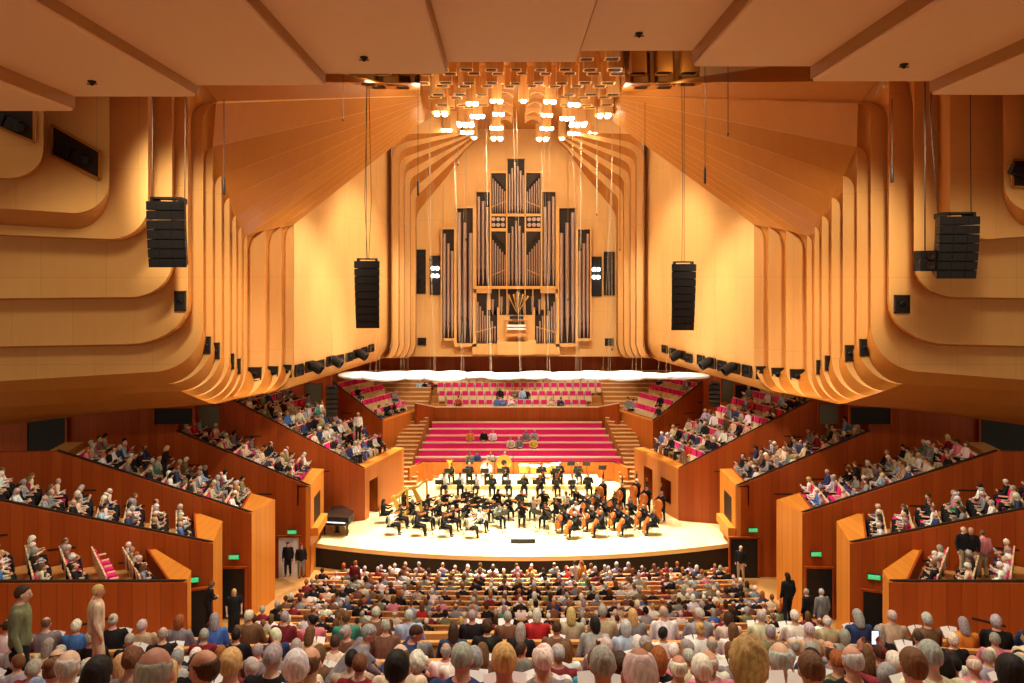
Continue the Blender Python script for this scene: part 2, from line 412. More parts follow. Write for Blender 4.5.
for i, z in enumerate(Zc):
    m = MB(); x0, x1 = E[i], E[i + 1]
    m.box(((x0 + x1) / 2, 7.5 - 8, z - 18.5 + .3), (x1 - x0, 21, .6))
    o = m.build('ceiling_panel', 'ceil', root)
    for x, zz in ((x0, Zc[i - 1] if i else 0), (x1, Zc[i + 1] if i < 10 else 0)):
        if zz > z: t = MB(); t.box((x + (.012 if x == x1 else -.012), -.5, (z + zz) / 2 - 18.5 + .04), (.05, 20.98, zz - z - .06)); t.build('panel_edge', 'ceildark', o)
    bv = o.modifiers.new('bevel', 'BEVEL'); bv.width = .05; bv.segments = 2
for px, py in ((92, 81), (364, 57), (639, 33), (904, 64)):
    z = Zc[max(k for k in range(11) if E[k] < at(px, py, 17).x * .97)]
    Y = (z - CZ) * F / (HY - py); p = at(px, py, Y)
    m = MB(); m.lathe([(.09, 0), (.09, -.03), (.045, -.05), (.03, -.1), (.001, -.11)], (0, 0, 0), 12); m.box((0, 0, -.07), (.22, .03, .02))
    o = m.build('ceiling_sprinkler', 'black', None, 40); o.location = (p.x, p.y, z)
    tag(o, 'small dark ceiling sprinkler %s' % {92: 'near the left edge of the panelled ceiling', 364: 'left of the ceiling centre', 639: 'right of the ceiling centre', 904: 'near the right edge of the panelled ceiling'}[px], 'sprinkler')
# red-brown wall under the organ, and outer walls behind the boxes
m = MB(); m.slab([(-12.5, 61.4, 2), (12.5, 61.4, 2), (12.5, 61.4, 7.6), (-12.5, 61.4, 7.6)], (0, .3, 0))
tag(m.build('wall_choir_rear', 'box'), kind='structure')
# ---------------------------------------------------------------- stage, floors
arc = [(x, 36.0 + (x / 10.7) ** 2 * 1.85) for x in [-10.7 + 21.4 * k / 40 for k in range(41)]]
m = MB(); m.prism([(p[0], p[1]) for p in arc] + [(11.6, 38.2), (11.6, 41.2), (9.4, 41.8), (7.2, 49.2), (-7.2, 49.2), (-9.4, 41.8), (-11.6, 41.2), (-11.6, 38.2)][0:], -.22, 0)
tag(m.build('stage_floor', 'stagefloor'), kind='structure')
m = MB(); m.prism([(p[0], p[1] + .02) for p in arc] + [(p[0], p[1] + .3) for p in arc[::-1]], -1.3, -.2)
tag(m.build('stage_fascia', 'fascia', None, 30), kind='structure')
m = MB(); m.box((0, 20, -1.35), (60, 110, .3)); tag(m.build('floor', 'floor'), kind='structure')
# raised stage risers at the back
RIS = [(-5.6, 5.6, 44.3, .25), (-5.2, 5.2, 46.3, .5)]
m = MB()
for x0, x1, y0, z in RIS: m.box(((x0 + x1) / 2, (y0 + 49) / 2, z / 2), (x1 - x0, 49 - y0, z))
tag(m.build('stage_riser', 'stagefloor'), kind='structure')
# stalls rake and its steps
SROW = [(34.5 - .93 * k, -1.12 + .205 * k) for k in range(13)]
m = MB()
for k, (y, z) in enumerate(SROW[1:], 1): m.box((0, y, (z - 1.3) / 2), (20, .95, z + 1.3))
for s in (-1, 1): m.prism([(s * 9.6, 31), (s * 12.4, 31), (s * 12.4, 22), (s * 9.6, 22)][::s], -1.3, [-1.15, -1.15, 1.75, 1.75][::s])
tag(m.build('floor_stalls', 'floor'), kind='structure')
# balcony rake with its front parapet
CROW = [(13.5, 6.33), (12.5, 6.52), (11.5, 6.75), (10.5, 7.2), (9.5, 7.65), (8.5, 8.1), (7.5, 8.6), (6.5, 9.1), (5.5, 9.62), (4.5, 10.15), (3.3, 10.9)]
def crow_y(y, x): return y - .006 * x * x + 0.0
m = MB()
for k, (y, z) in enumerate(CROW):
    xs = [-13 + 26 * j / 16 for j in range(17)]
    poly = [(x, crow_y(y, x) + .5) for x in xs] + [(x, crow_y(y, x) - .6) for x in xs[::-1]]
    m.prism(poly, z - .5, z)
tag(m.build('floor_balcony', 'floor'), kind='structure')
m = MB(); xs = [-13 + 26 * j / 16 for j in range(17)]
m.prism([(x, crow_y(14.3, x) + .12) for x in xs] + [(x, crow_y(14.3, x)) for x in xs[::-1]], 4.6, 6.78)
tag(m.build('wall_balcony_front', 'seatwood'), kind='structure')
# ---------------------------------------------------------------- side boxes
def box_side(side, name, C, ztop, o, slope, L, B, Cc, D, zb, t=.22, zfull=9.2, Lx=5.0, W=3.4, capz=0):
    """C corner, o outward direction of the long wall, B far top of the prow, Cc, D inner corners of the cap (all for the left side; mirrored by side)"""
    C, B, Cc, D = (Vector((p[0], p[1], 0)) for p in (C, B, Cc, D)); o = Vector((o[0], o[1], 0)).normalized()
    S = lambda v: Vector((v.x * -side, v.y, v.z))
    root = empty(name, S(C), label=None, kind='structure'); inv = Matrix.Translation(-S(C))
    n = Vector((-o.y, o.x, 0));
    if n.y < 0: n = -n
    m = MB(); z = lambda p, h: S(Vector((p.x, p.y, h)))
    E_ = C + o * L; G = C + o * (L + Lx)
    m.slab([z(C, zb), z(E_, zb), z(E_, ztop + slope * L), z(C, ztop)], S(n * t))
    if Lx: m.slab([z(E_, zb), z(G, zb), z(G, zfull), z(E_, zfull)], S(n * t))
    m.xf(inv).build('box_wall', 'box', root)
    m = MB(); u = (B - C).normalized(); nn = Vector((-u.y, u.x, 0));
    if nn.x > 0: nn = -nn
    if name != 'stage_box':
        m.slab([z(C, zb), z(B, zb), z(B, ztop), z(C, ztop)], S(nn * .2))
    else:
        # prow beside the stage with a doorway
        Lb = (B - C).length; q = lambda s: C + u * s
        ops = [(.55, 1.55, 0, 2.05)] if side < 0 else [(.8, 1.9, .55, 1.95), (2.9, 3.9, 0, 2.1)]
        e0 = 0
        for (a_, b_, lo_, hi_) in ops:
            m.slab([z(q(e0), zb), z(q(a_), zb), z(q(a_), ztop), z(q(e0), ztop)], S(nn * .2))
            m.slab([z(q(a_), hi_), z(q(b_), hi_), z(q(b_), ztop), z(q(a_), ztop)], S(nn * .2))
            if lo_ > 0: m.slab([z(q(a_), zb), z(q(b_), zb), z(q(b_), lo_), z(q(a_), lo_)], S(nn * .2))
            e0 = b_
        m.slab([z(q(e0), zb), z(q(Lb), zb), z(q(Lb), ztop), z(q(e0), ztop)], S(nn * .2))
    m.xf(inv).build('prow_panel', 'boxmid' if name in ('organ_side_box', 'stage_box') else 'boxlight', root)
    if name == 'stage_box':
        m = MB(); m.slab([z(q(.3) + nn * 1.2, zb), z(q(4.2) + nn * 1.2, zb), z(q(4.2) + nn * 1.2, 2.2), z(q(.3) + nn * 1.2, 2.2)], S(nn * .1))
        for (a_, b_, lo_, hi_) in ops: m.slab([z(q(b_), zb), z(q(b_) + nn * 1.2, zb), z(q(b_) + nn * 1.2, 2.2), z(q(b_), 2.2)], S(u * .08))
        m.xf(inv).build('recess_wall', 'box', root)
    m = MB(); m.slab([z(C, ztop), z(B, ztop + capz), z(Cc, ztop + capz), z(D, ztop)], (0, 0, .06)); m.xf(inv).build('box_ledge', 'boxlight', root)  # light from above is put into the ledge's paler boards
    if name == 'side_box':                       # dark opening in the prow
        Lb = (B - C).length; m = MB(); q = lambda s_: C + u * s_ - nn * .012
        m.slab([z(q(.9), 1.15), z(q(2.3), 1.15), z(q(2.3), 2.45), z(q(.9), 2.45)], S(nn * .01)); m.xf(inv).build('prow_opening', 'dark', root)
        m = MB(); m.slab([z(q(.2), .75), z(q(2.5), .75), z(q(2.5), 1.15), z(q(.2), 1.15)], S(-nn * .35)); m.xf(inv).build('prow_shelf', 'boxlight', root)
    # rail between ledge and first row, handrail on the wall
    m = MB(); m.slab([z(D, ztop - .9), z(Cc, ztop + capz - .9), z(Cc, ztop + capz + .1), z(D, ztop + .1)], S(-o * -.07)); m.xf(inv).build('end_screen', 'box', root)
    for f_ in (.28, .55, .8):                     # short dark slots in the boards
        q = C + o * (L * f_) - n * .01; zz = ztop + slope * L * f_ - 1.15; m = MB(); m.slab([z(q, zz), z(q + o * .9, zz), z(q + o * .9, zz + .07), z(q, zz + .07)], S(n * .008)); m.xf(inv).build('wall_slot', 'dark', root)
    m = MB(); m.bar(z(C + n * .1, ztop + .05), z(E_ + n * .1, ztop + .05 + slope * L), .1, .05)
    m.xf(inv).build('handrail', 'dark', root)
    # stepped floor
    r = (Cc - D).normalized(); m = MB(); Wd = W + .6
    rows = BOXROWS[name]; D0 = D + n * .2
    for k in range(rows['n'] + 2):
        a = D0 + o * (rows['s0'] + (k - .5) * rows['p']); b = D0 + o * (rows['s0'] + (k + .5) * rows['p'])
        if k == 0: a = D0
        zf = ztop - rows['drop'] + slope * (rows['s0'] + k * rows['p'] + (D - C).length)
        poly = [S(a).xy, S(b).xy, S(b + r * Wd).xy, S(a + r * Wd).xy]
        m.prism([tuple(p) for p in poly], zf - .7, zf)
    m.xf(inv).build('stepped_floor', 'floor', root)
    return dict(C=C, D=D0, o=o, r=r, n=n, side=side, ztop=ztop, slope=slope, off=(D - C).length, W=W, name=name, rows=rows)
BOXROWS = {
 'stage_box': dict(n=8, s0=.6, p=.85, m=8, drop=.9),
 'organ_side_box': dict(n=4, s0=.55, p=.95, m=8, drop=.85),
 'side_box': dict(n=7, s0=.65, p=.86, m=6, drop=.95),
 'middle_box': dict(n=8, s0=.65, p=.9, m=6, drop=.95),
 'lower_box': dict(n=8, s0=.65, p=.92, m=5, drop=.98),
 'corner_box': dict(n=7, s0=.8, p=1.0, m=5, drop=.9)}
BOX = []
for s in (-1, 1):
    dx = lambda a, b: -(a if s < 0 else b)      # left / right corner distance from the axis
    k = 0 if s < 0 else 1
    BOX.append(box_side(s, 'organ_side_box', (-9.3, 50.9), 3.6, (-.93, .37), .60, 4.6, (-7.4, 55.1), (-7.7, 55.3), (-9.6, 51.1), 0, W=4.4, Lx=0))
    c = dx(8.7, 8.8)
    BOX.append(box_side(s, 'stage_box', (c, 41.3), 2.85, (-.96, -.28), .60, 6.9, (-7.2, 46.2), (-7.8, 46.4), (c - .75, 41.2), 0, W=5.0, Lx=3.5))
    c = dx(10.5, 10.55)
    BOX.append(box_side(s, 'side_box', (c, 36.5), 3.24, (-1, 0), .415, 6.6, (c - .1, 39.7), (c - .75, 39.8), (c - .55, 36.5), -1.2, W=3.9, Lx=12))
    c = dx(11.9, 12.07)
    BOX.append(box_side(s, 'middle_box', (c, 32.2), 3.3, (-1, -.06), .345, 8.2, (c + .45, 34.05), (c - 1.0, 35.1), (c - .5, 32.3), -1.2, W=3.6, Lx=3, zfull=3.3 + .345 * 8.2))
    c = dx(12.15, 12.46)
    BOX.append(box_side(s, 'lower_box', (c, 28.6), 3.3, (-.93, -.33), .335, 8.5, (c - .6, 31.1), (c - 2.25, 32.3), (c - .6, 28.6), -1.2, W=3.4, Lx=0))
    c = dx(11.6, 12.1)
    BOX.append(box_side(s, 'corner_box', (c, 25.0), 3.3, (-.8, -.6), .245, 8.5, (c - .25, 25.9), (c - 3.3, 28.7), (c - .5, 24.9), -1.2, W=3.6, Lx=0))
    # outer wall far behind the upper rows of the boxes
    m = MB()
    m.slab([(s * 17.3, 40.6, -1), (s * 17.3, 40.6, 9), (s * 13.6, 47.5, 9), (s * 13.6, 47.5, -1)], (s * .2, 0, 0))
    m.slab([(s * 13.4, 47.5, 2), (s * 13.4, 47.5, 8.2), (s * 12.6, 61.5, 8.2), (s * 12.6, 61.5, 2)], (s * .2, 0, 0))
    tag(m.build('wall_outer_' + ('left' if s < 0 else 'right'), 'box'), kind='structure')
# exterior closing walls
# ---------------------------------------------------------------- organ
def P2(zx, zy, Y=58.3):                       # point on the organ wall from the measured elevation
    return at(420 + zx / 3.105, 140 + zy / 3.105, Y)
OC = P2(297, 632); OI = Matrix.Translation(-OC)
organ = empty('pipe_organ', OC, label='great pipe organ with tall tin pipes filling the rear wall above the choir seats', cat='pipe organ')
def opanel(x0, x1, y0, y1, mat, name, d0=-.25, d1=.0, parent=None):
    a = P2(x0, y1); b = P2(x1, y0); m = MB()
    m.box(((a.x + b.x) / 2, 58.3 + (d0 + d1) / 2, (a.z + b.z) / 2), (abs(b.x - a.x), abs(d1 - d0), abs(b.z - a.z)))
    return m.xf(OI).build(name, mat, parent or organ)
def pipe(x, w_, ytop, ybot, foot, depth=-.45):
    a = P2(x, ybot, 58.3); t = P2(x, ytop, 58.3); r = w_ / 3.105 / 12.69 / 2; h = t.z - a.z; f = foot * h
    m = MB(); m.lathe([(r * .25, 0), (r * .92, f), (r * .80, f + .02), (r * .80, f + r * 2.2), (r, f + r * 2.4), (r, h), (r * .8, h), (r * .8, h - .1)], (a.x, 58.3 + depth, a.z), 12)
    m.box((a.x, 58.3 + depth - r * .95, a.z + f + r * 1.0), (r * 1.1, r * .3, r * 1.5))
    return m.xf(OI).build('organ_pipe', 'pipe', organ, 35)
def mirror(x): return 596 - x
for sd in (0, 1):
    mx = (lambda x: x) if sd == 0 else mirror
    def rect(x0, x1, y0, y1, mat, name, **k):
        a, b = sorted((mx(x0), mx(x1))); return opanel(a, b, y0, y1, mat, name, **k)
    # recesses behind the big towers
    rect(70, 107, 278, 615, 'dark', 'case_recess', d0=-.12)
    rect(115, 165, 213, 630, 'dark', 'case_recess', d0=-.12)
    rect(176, 217, 163, 453, 'dark', 'case_recess', d0=-.12)
    rect(222, 267, 105, 230, 'dark', 'case_recess', d0=-.12)
    rect(222, 267, 238, 275, 'dark', 'case_recess', d0=-.12)
    rect(222, 267, 285, 453, 'dark', 'case_recess', d0=-.12)
    rect(168, 208, 475, 630, 'dark', 'case_recess', d0=-.12)
    rect(211, 240, 527, 631, 'dark', 'case_recess', d0=-.12)
    for x, yt in ((77, 292), (89, 322), (101, 345)): pipe(mx(x), 9.5, yt, 612, .13)
    for x, yt in ((123, 227), (140, 258), (158, 290)): pipe(mx(x), 12.5, yt, 627, .17)
    for x, yt in ((183, 178), (196, 192), (209, 210)): pipe(mx(x), 9.5, yt, 450, .14)
    for k in range(6): pipe(mx(227 + k * 7.2), 4.6, 122 + k * 8, 228, .28)
    for k in range(6): pipe(mx(227 + k * 7.2), 4.6, 312 + k * 9 if True else 0, 451, .25)
    for k in range(5): pipe(mx(173 + k * 7.4), 5, 488 + k * 14, 628, .2)
    for k in range(3): pipe(mx(216 + k * 8.5), 5, 545 + k * 16, 629, .2)
    for r_ in range(2):                                      # stubs of the small horizontal reeds
        for c_ in range(3):
            q = P2(mx(229 + c_ * 14), 248 + r_ * 17); m = MB(); m.tube([(q.x, 58.15, q.z), (q.x, 57.7, q.z)], [.05, .16], 10)
            m.xf(OI).build('reed_pipe', 'pipe', organ, 40)
    # pale casework
    for (x0, x1, y0, y1) in ((66, 70, 272, 622), (107, 115, 272, 640), (165, 176, 205, 640), (217, 222, 155, 460), (267, 271.5, 100, 460),
                             (70, 107, 272, 278), (115, 165, 206, 213), (176, 217, 156, 163), (222, 267, 99, 105), (222, 267, 230, 238), (222, 267, 275, 285),
                             (70, 107, 615, 622), (115, 165, 630, 640), (163, 240, 631, 664), (168, 222, 453, 475), (208, 211.5, 500, 631), (240, 244, 520, 631)):
        rect(x0, x1, y0, y1, 'birch', 'case_frame', d0=-.5)
    # struts across the small pipes
    for (xa, ya, xb, yb_) in ((223, 208, 266, 190), (223, 420, 266, 402), (170, 598, 236, 580)):
        a = P2(mx(xa), ya, 57.55); b = P2(mx(xb), yb_, 57.55); m = MB(); m.bar(a, b, .05); m.xf(OI).build('strut', 'birch', organ)
    # triangular shades over the side fields
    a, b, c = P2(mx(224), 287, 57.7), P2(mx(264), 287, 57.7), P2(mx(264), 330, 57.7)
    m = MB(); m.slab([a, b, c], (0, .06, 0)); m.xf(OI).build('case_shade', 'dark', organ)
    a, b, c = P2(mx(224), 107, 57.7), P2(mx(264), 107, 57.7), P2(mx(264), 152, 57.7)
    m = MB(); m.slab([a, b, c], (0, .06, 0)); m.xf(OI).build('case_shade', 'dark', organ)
opanel(272, 324, 60, 230, 'dark', 'case_recess', -.12); opanel(271, 325, 238, 453, 'dark', 'case_recess', -.12)
opanel(220, 376, 462, 543, 'dark', 'case_recess', -.12)
opanel(168, 428, 453, 462, 'birch', 'case_frame', -.6); opanel(267, 329, 54, 60, 'birch', 'case_frame', -.5); opanel(267, 329, 230, 238, 'birch', 'case_frame', -.5)
for k, (x, yt) in enumerate(((278, 108), (286.5, 90), (295, 72), (303.5, 84), (312, 98), (320, 112))): pipe(x, 6.6, yt, 228, .1)
for k, (x, yt) in enumerate(((276, 290), (287, 270), (298, 252), (309, 268), (320, 290))): pipe(x, 7.6, yt, 451, .14)
for x in (246, 270, 326, 350): opanel(x - 1.5, x + 1.5, 462, 543, 'birch', 'case_frame', -.4)
for k in range(7): pipe(226 + k * 24 + (3 if k % 2 else 0), 8, 470 + 8 * abs(3 - k), 541, .3, -.35)
for k in range(5):                                           # fanned trumpet pipes
    a = P2(302, 540, 57.4); b = P2(276 + k * 15, 474 + 5 * abs(2 - k), 57.1); m = MB(); m.tube([a, a.lerp(b, .75), b], [.02, .05, .13], 10)
    m.xf(OI).build('trumpet_pipe', 'brass', organ, 40)
# organ balcony and console
opanel(240, 358, 620, 660, 'birch', 'organ_balcony', -1.6)
opanel(244, 352, 543, 620, 'birch', 'case_back', -.3)
con = opanel(264, 333, 556, 618, 'seatwood', 'organ_console', -1.3, -.4)
for (x0, x1, y0, y1, mt, nm, d) in ((262, 335, 549, 556, 'birch', 'console_top', -1.4), (278, 320, 545, 553, 'dark', 'music_desk', -1.45), (270, 327, 570, 576, 'white', 'keyboard', -1.5),
                                   (270, 327, 580, 585, 'white', 'keyboard', -1.6), (270, 327, 596, 604, 'seatwood', 'organ_bench', -1.9), (274, 323, 560, 568, 'dark', 'stop_panel', -1.35)):
    o = opanel(x0, x1, y0, y1, mt, nm, d, -.5, con)
# slots with lamps left and right of the organ
for k, (x0, x1, y0, y1, kind) in enumerate(((416.5, 425.5, 250, 293.5, 'grille'), (430.5, 440, 256, 294.5, 'lamps'), (591, 601, 257, 296, 'lamps'), (604, 614, 252, 295, 'grille'))):
    a = at(x0, y1, 58.3); b = at(x1, y0, 58.3); cx = (a.x + b.x) / 2; cz = (a.z + b.z) / 2
    sd = 'left' if k < 2 else 'right'
    o = empty('wall_slot', (cx, 58.3, cz), label='tall dark wall slot %s, %s of the organ' % ('with four white lamps' if kind == 'lamps' else 'with louvres farthest from the pipes', sd), cat='wall slot')
    m = MB(); m.box((0, -.02, 0), (b.x - a.x, .05, b.z - a.z)); m.build('slot_back', 'black', o)
    m = MB()
    for sx in (-1, 1): m.box((sx * (b.x - a.x) / 2, -.06, 0), (.06, .14, b.z - a.z))
    for sz in (-1, 1): m.box((0, -.06, sz * (b.z - a.z) / 2), (b.x - a.x, .14, .06))
    m.build('slot_frame', 'dark', o)
    if kind == 'lamps':
        for sx in (-.17, .17):
            for sz in (-.05, .55):
                m = MB(); m.lathe([(.11, 0), (.15, .05), (.15, .1), (.01, .1)], (0, 0, 0), 12); m.xf(Matrix.Translation((sx, -.08, sz)) @ Matrix.Rotation(PI / 2, 4, 'X')); m.build('lamp', 'cool', o)
    else:
        for j in range(5):
            m = MB(); m.box((0, -.06, (j - 2) * .62), (b.x - a.x - .1, .12, .08), rx=.5); m.build('louvre', 'dark', o)
# ---------------------------------------------------------------- small square niches with spotlights along the walls
def wall_x(side, px):
    """depth on the long wall for a pixel column"""
    x0 = -11.68 if side < 0 else 11.88; xe = side * 8.9
    best = min((abs(VX + F * (lerp(x0, xe, t) - CX) / lerp(37.9, 52.2, t) - px), t) for t in [k / 400 for k in range(401)])
    return lerp(37.9, 52.2, best[1])
NL = [(181, 301, 10, 19, 29), (207.5, 345, 6, 16, 31.3), (217, 350.5, 5, 15, 32), (232, 361, 4, 14, 33.4), (239, 366, 3, 14, 34), (255.5, 374, 12, 13, 35.6), (273.5, 372.5, 9, 12, 36.6), (287.5, 371, 8, 12, 37.6),
      (299, 370, 6, 11, 0), (309, 366.5, 7, 10, 0), (320, 365, 7, 9, 0), (330, 361, 6.5, 9, 0), (340, 359, 6.5, 8, 0), (349, 357, 6, 8, 0), (356, 354, 5, 8, 0), (364, 351, 5, 7, 0), (371, 348, 5, 7, 0),
      (395.8, 340, 3, 8, 52.4), (401.8, 340.5, 3, 8, 53.6), (407.2, 341, 3, 8, 54.9), (413, 341.5, 3, 8, 56.2), (422, 341.5, 8, 7, 58.3)]
NR = [(901, 304, 14, 17, 29), (863.5, 347.5, 8, 16, 31.3), (848.5, 353, 7, 15, 32), (827, 363, 4, 14, 33.4), (818.5, 367, 4, 13, 34), (796.5, 376, 13, 13, 35.6), (777, 374, 11, 12, 36.6), (760.5, 372.5, 9, 12, 37.6),
      (747, 371, 7, 11, 0), (735.5, 368, 7, 10, 0), (722, 366, 7, 10, 0), (712, 363, 7, 10, 0), (701, 360, 6, 9, 0), (689, 358, 6, 8, 0), (682, 355, 5, 8, 0), (673, 352, 5, 7, 0), (665, 349, 5, 7, 0),
      (639.5, 341, 3, 8, 52.4), (633, 341.5, 3, 8, 53.6), (626.5, 342, 3, 8, 54.9), (620.5, 342, 3, 8, 56.2), (609, 342, 8, 7, 58.3)]
for side, LST in ((-1, NL), (1, NR)):
    for k, (px, py, ww, hh, Y) in enumerate(LST):
        long = Y == 0
        if long: Y = wall_x(side, px)
        p = at(px, py, Y); W_, H_ = ww / F * Y, hh / F * Y
        rz = 0
        if long: rz = side * -math.atan2(14.3, 3.0); W_ = .8
        where = 'left' if side < 0 else 'right'
        lab = ('%s small spotlight niche from the organ along the %s stage wall' % (ORD[16 - k], where) if 8 <= k < 17 else
               '%s dark spotlight niche from the stage on the near %s wall ribs' % (ORD[7 - k], where) if k < 8 else
               '%s narrow niche from the organ on the rear %s wall ribs' % (ORD[21 - k], where))
        o = empty('spotlight_niche', p + Vector((0, -.04, 0)), rz, label=lab, cat='wall spotlight', group='spotlight niches along the plywood walls')
        m = MB(); m.box((0, 0, 0), (W_, .05, H_)); m.build('niche_back', 'black', o)
        m = MB()
        for sx in (-1, 1): m.box((sx * W_ / 2, -.03, 0), (.05, .1, H_ + .05))
        for sz in (-1, 1): m.box((0, -.03, sz * H_ / 2), (W_ + .05, .1, .05))
        m.build('niche_frame', 'dark', o)
        r = min(.16, W_ * .3)
        m = MB(); e = 1 if k in (9, 11, 14) else .35; m.lathe([(r * .6, -.2 * e), (r, -.12 * e), (r, .22 * e), (r * .8, .22 * e), (r * .8, .05 * e), (.005, .04 * e)], (0, 0, 0), 10)
        j = random.random()
        big = k in (9, 11, 14)
        m.xf(Matrix.Translation((0, -.08 - (.3 if big else 0), 0)) @ Matrix.Rotation(PI / 2 + .5, 4, 'X') @ Matrix.Scale(1.7 if big else .8, 4)); m.build('lamp_can', 'black', o, 40)
# ---------------------------------------------------------------- crown lanterns
ZC = 25.2
def lantern(x, Y, zb, w_, lights, label):
    o = empty('ceiling_lantern', (x, Y, ZC), label=label, cat='ceiling lantern', group='plywood lanterns of the crown')
    h = ZC - zb; m = MB()
    ring = []
    for k in range(16):
        a = 2 * PI * k / 16; c, s = math.cos(a), math.sin(a); e = .35
        ring.append((math.copysign(abs(c) ** e, c) * w_ / 2, math.copysign(abs(s) ** e, s) * w_ / 2))
    m.rings([[(p[0] * f, p[1] * f, z) for p in ring] for f, z in ((.92, 0), (.96, -h * .5), (1, -h), (.84, -h), (.82, -h + .25))])
    m.build('lantern_body', 'birchshade' if abs(x) > 5.6 else 'birch', o, 35)  # outer lanterns darkened with the shaded birch colour
    m = MB(); m.box((0, 0, -h + .1), (w_ * .78, w_ * .78, .06)); m.build('lantern_recess', 'dark', o)
    for (lx, ly) in lights:
        m = MB(); m.lathe([(.16, 0), (.16, -.16), (.12, -.2), (.01, -.22)], (lx, ly, -h + .06), 12); m.build('lamp', 'lamp', o)
for k, Y in enumerate((42.7, 44.7, 47.3, 49.9, 52.4)):          # scalloped boards flanking the centre line
    for x in (-.92, 1.05):
        o = empty('scalloped_ceiling_board', (x, Y, ZC), label='pale scalloped ceiling board %s of the centre line, %s from the front' % ('left' if x < 0 else 'right', ORD[k]), cat='ceiling board', group='scalloped boards of the crown')
        P = [(-.55, 0), (-.55, -.75)] + [(-.55 + 1.1 * j / 10, -.75 + .28 * math.sin(PI * j / 10)) for j in range(1, 10)] + [(.55, -.75), (.55, 0)]
        m = MB(); m.slab([(p[0], -.2, p[1]) for p in P], (0, .4, 0)); m.build('board', 'birch', o)
        m = MB(); m.box((0, .7, -.5), (1.0, 1.0, .05)); m.build('soffit_board', 'birchshade', o)
# unlit ones in staggered rows, the lit ones in a ring lower down
cnt = 0
for r in range(9):
    Y = 36.2 + r * 1.22; half = 8.6 - r * .42 if r < 6 else 5.6 - (r - 6) * .5
    n = int(2 * half / 1.25)
    for c in range(n + 1):
        x = (c - n / 2) * 1.25 + (.3 if r % 2 else 0)
        if (r >= 5 and abs(x) < 1.9) or (r > 2 and abs(x) > 5.6): continue
        w_ = .56 + .045 * abs(x)
        far = abs(x) > 5.6
        zb = 24.25 - .16 * (r % 2) - .02 * r - .02 * (c % 2) - (.7 if far else 0)
        side = 'left' if x < -.3 else 'right' if x > .3 else 'centre'
        nth = ORD[min(int(abs(x) / 1.25 + .5), 8)]
        lantern(x, Y, zb, w_, [], 'unlit lantern, %s row back, %s' % (ORD[r], 'on the centre line' if side == 'centre' else '%s %s of centre' % (nth, side))); cnt += 1
LIT = [(472, 103, 2), (496.5, 100.5, 2), (523.6, 100.5, 1), (550, 101, 2), (574, 104, 2), (498.5, 113.6, 2), (547, 114.4, 2), (477.5, 116, 3), (567, 118, 3), (496.5, 127.6, 3), (546.7, 128, 3),
       (497, 138, 4), (542.7, 138.5, 4), (440.6, 113, 4), (604, 115, 4), (465.5, 124, 6), (578, 124, 6), (446.5, 129.6, 2), (593, 131.4, 2), (474, 137.5, 1), (562, 138, 1), (467, 132, 3), (574, 133, 3)]
for k, (px, py, nl) in enumerate(LIT):
    zb = 23.8; Y = (zb - CZ) * F / (HY - py); x = (px - VX) / F * Y + CX
    g = {1: [(0, 0)], 2: [(-.2, 0), (.2, .1)], 3: [(-.3, 0), (0, .15), (.3, 0)], 4: [(-.25, -.25), (.25, -.25), (-.25, .3), (.25, .3)], 6: [(-.4, -.4), (0, -.3), (.4, -.4), (-.4, .3), (0, .4), (.4, .3)]}[nl]
    rank = sum(1 for q in LIT if (q[0] < 520) == (px < 520) and q[1] < py)
    lantern(x, Y, zb, .62 if nl < 4 else 1.15, g, 'lantern with %s, %s from top %s the centre line' % ({1: 'one lamp', 2: 'a pair of lamps', 3: 'three lamps', 4: 'four lamps', 6: 'six lamps'}[nl], ORD[rank], 'on' if abs(px - 523) < 3 else 'left of' if px < 520 else 'right of'))
# ---------------------------------------------------------------- acrylic reflector rings over the stage
ring_me = None; wire_me = None; n = 0
for ri, (Y, nx) in enumerate(((41.9, 6), (43.6, 6), (45.3, 6))):
    for c in range(nx):
        x = (c - (nx - 1) / 2) * 3.45 + (.85, -.85, .85)[ri]
        if ring_me is None:
            m = MB(); prof = [(.84 + .40 * math.cos(a), .12 * math.sin(a)) for a in (2 * PI * k / 12 for k in range(13))]
            m.lathe(prof, (0, 0, 0), 32); ring_me = m.mesh('reflector_ring', 'cloud', True)
            m = MB()
            for a in (0.4, 2.6): m.tube([(1.0 * math.cos(a), 1.0 * math.sin(a), .1), (1.0 * math.cos(a), 1.0 * math.sin(a), 15.4)], .0055, 5)
            wire_me = m.mesh('wire', 'wirepale')
        o = bpy.data.objects.new('reflector_ring', ring_me); COL.objects.link(o)
        o.location = (x, Y, 7.95 - .2 * ri + .06 * math.sin(x * 1.7 + Y)); o.rotation_euler = (.05 * math.sin(c * 2.1), .04 * math.cos(c + ri), 0)
        row = ['nearest the audience', 'in the middle row', 'nearest the organ'][ri]
        tag(o, 'white acrylic reflector ring hanging over the stage %s, %s from the left' % (row, ORD[c]), 'acoustic reflector', 'acrylic rings over the stage')
        wo = bpy.data.objects.new('wire', wire_me); COL.objects.link(wo); wo.parent = o
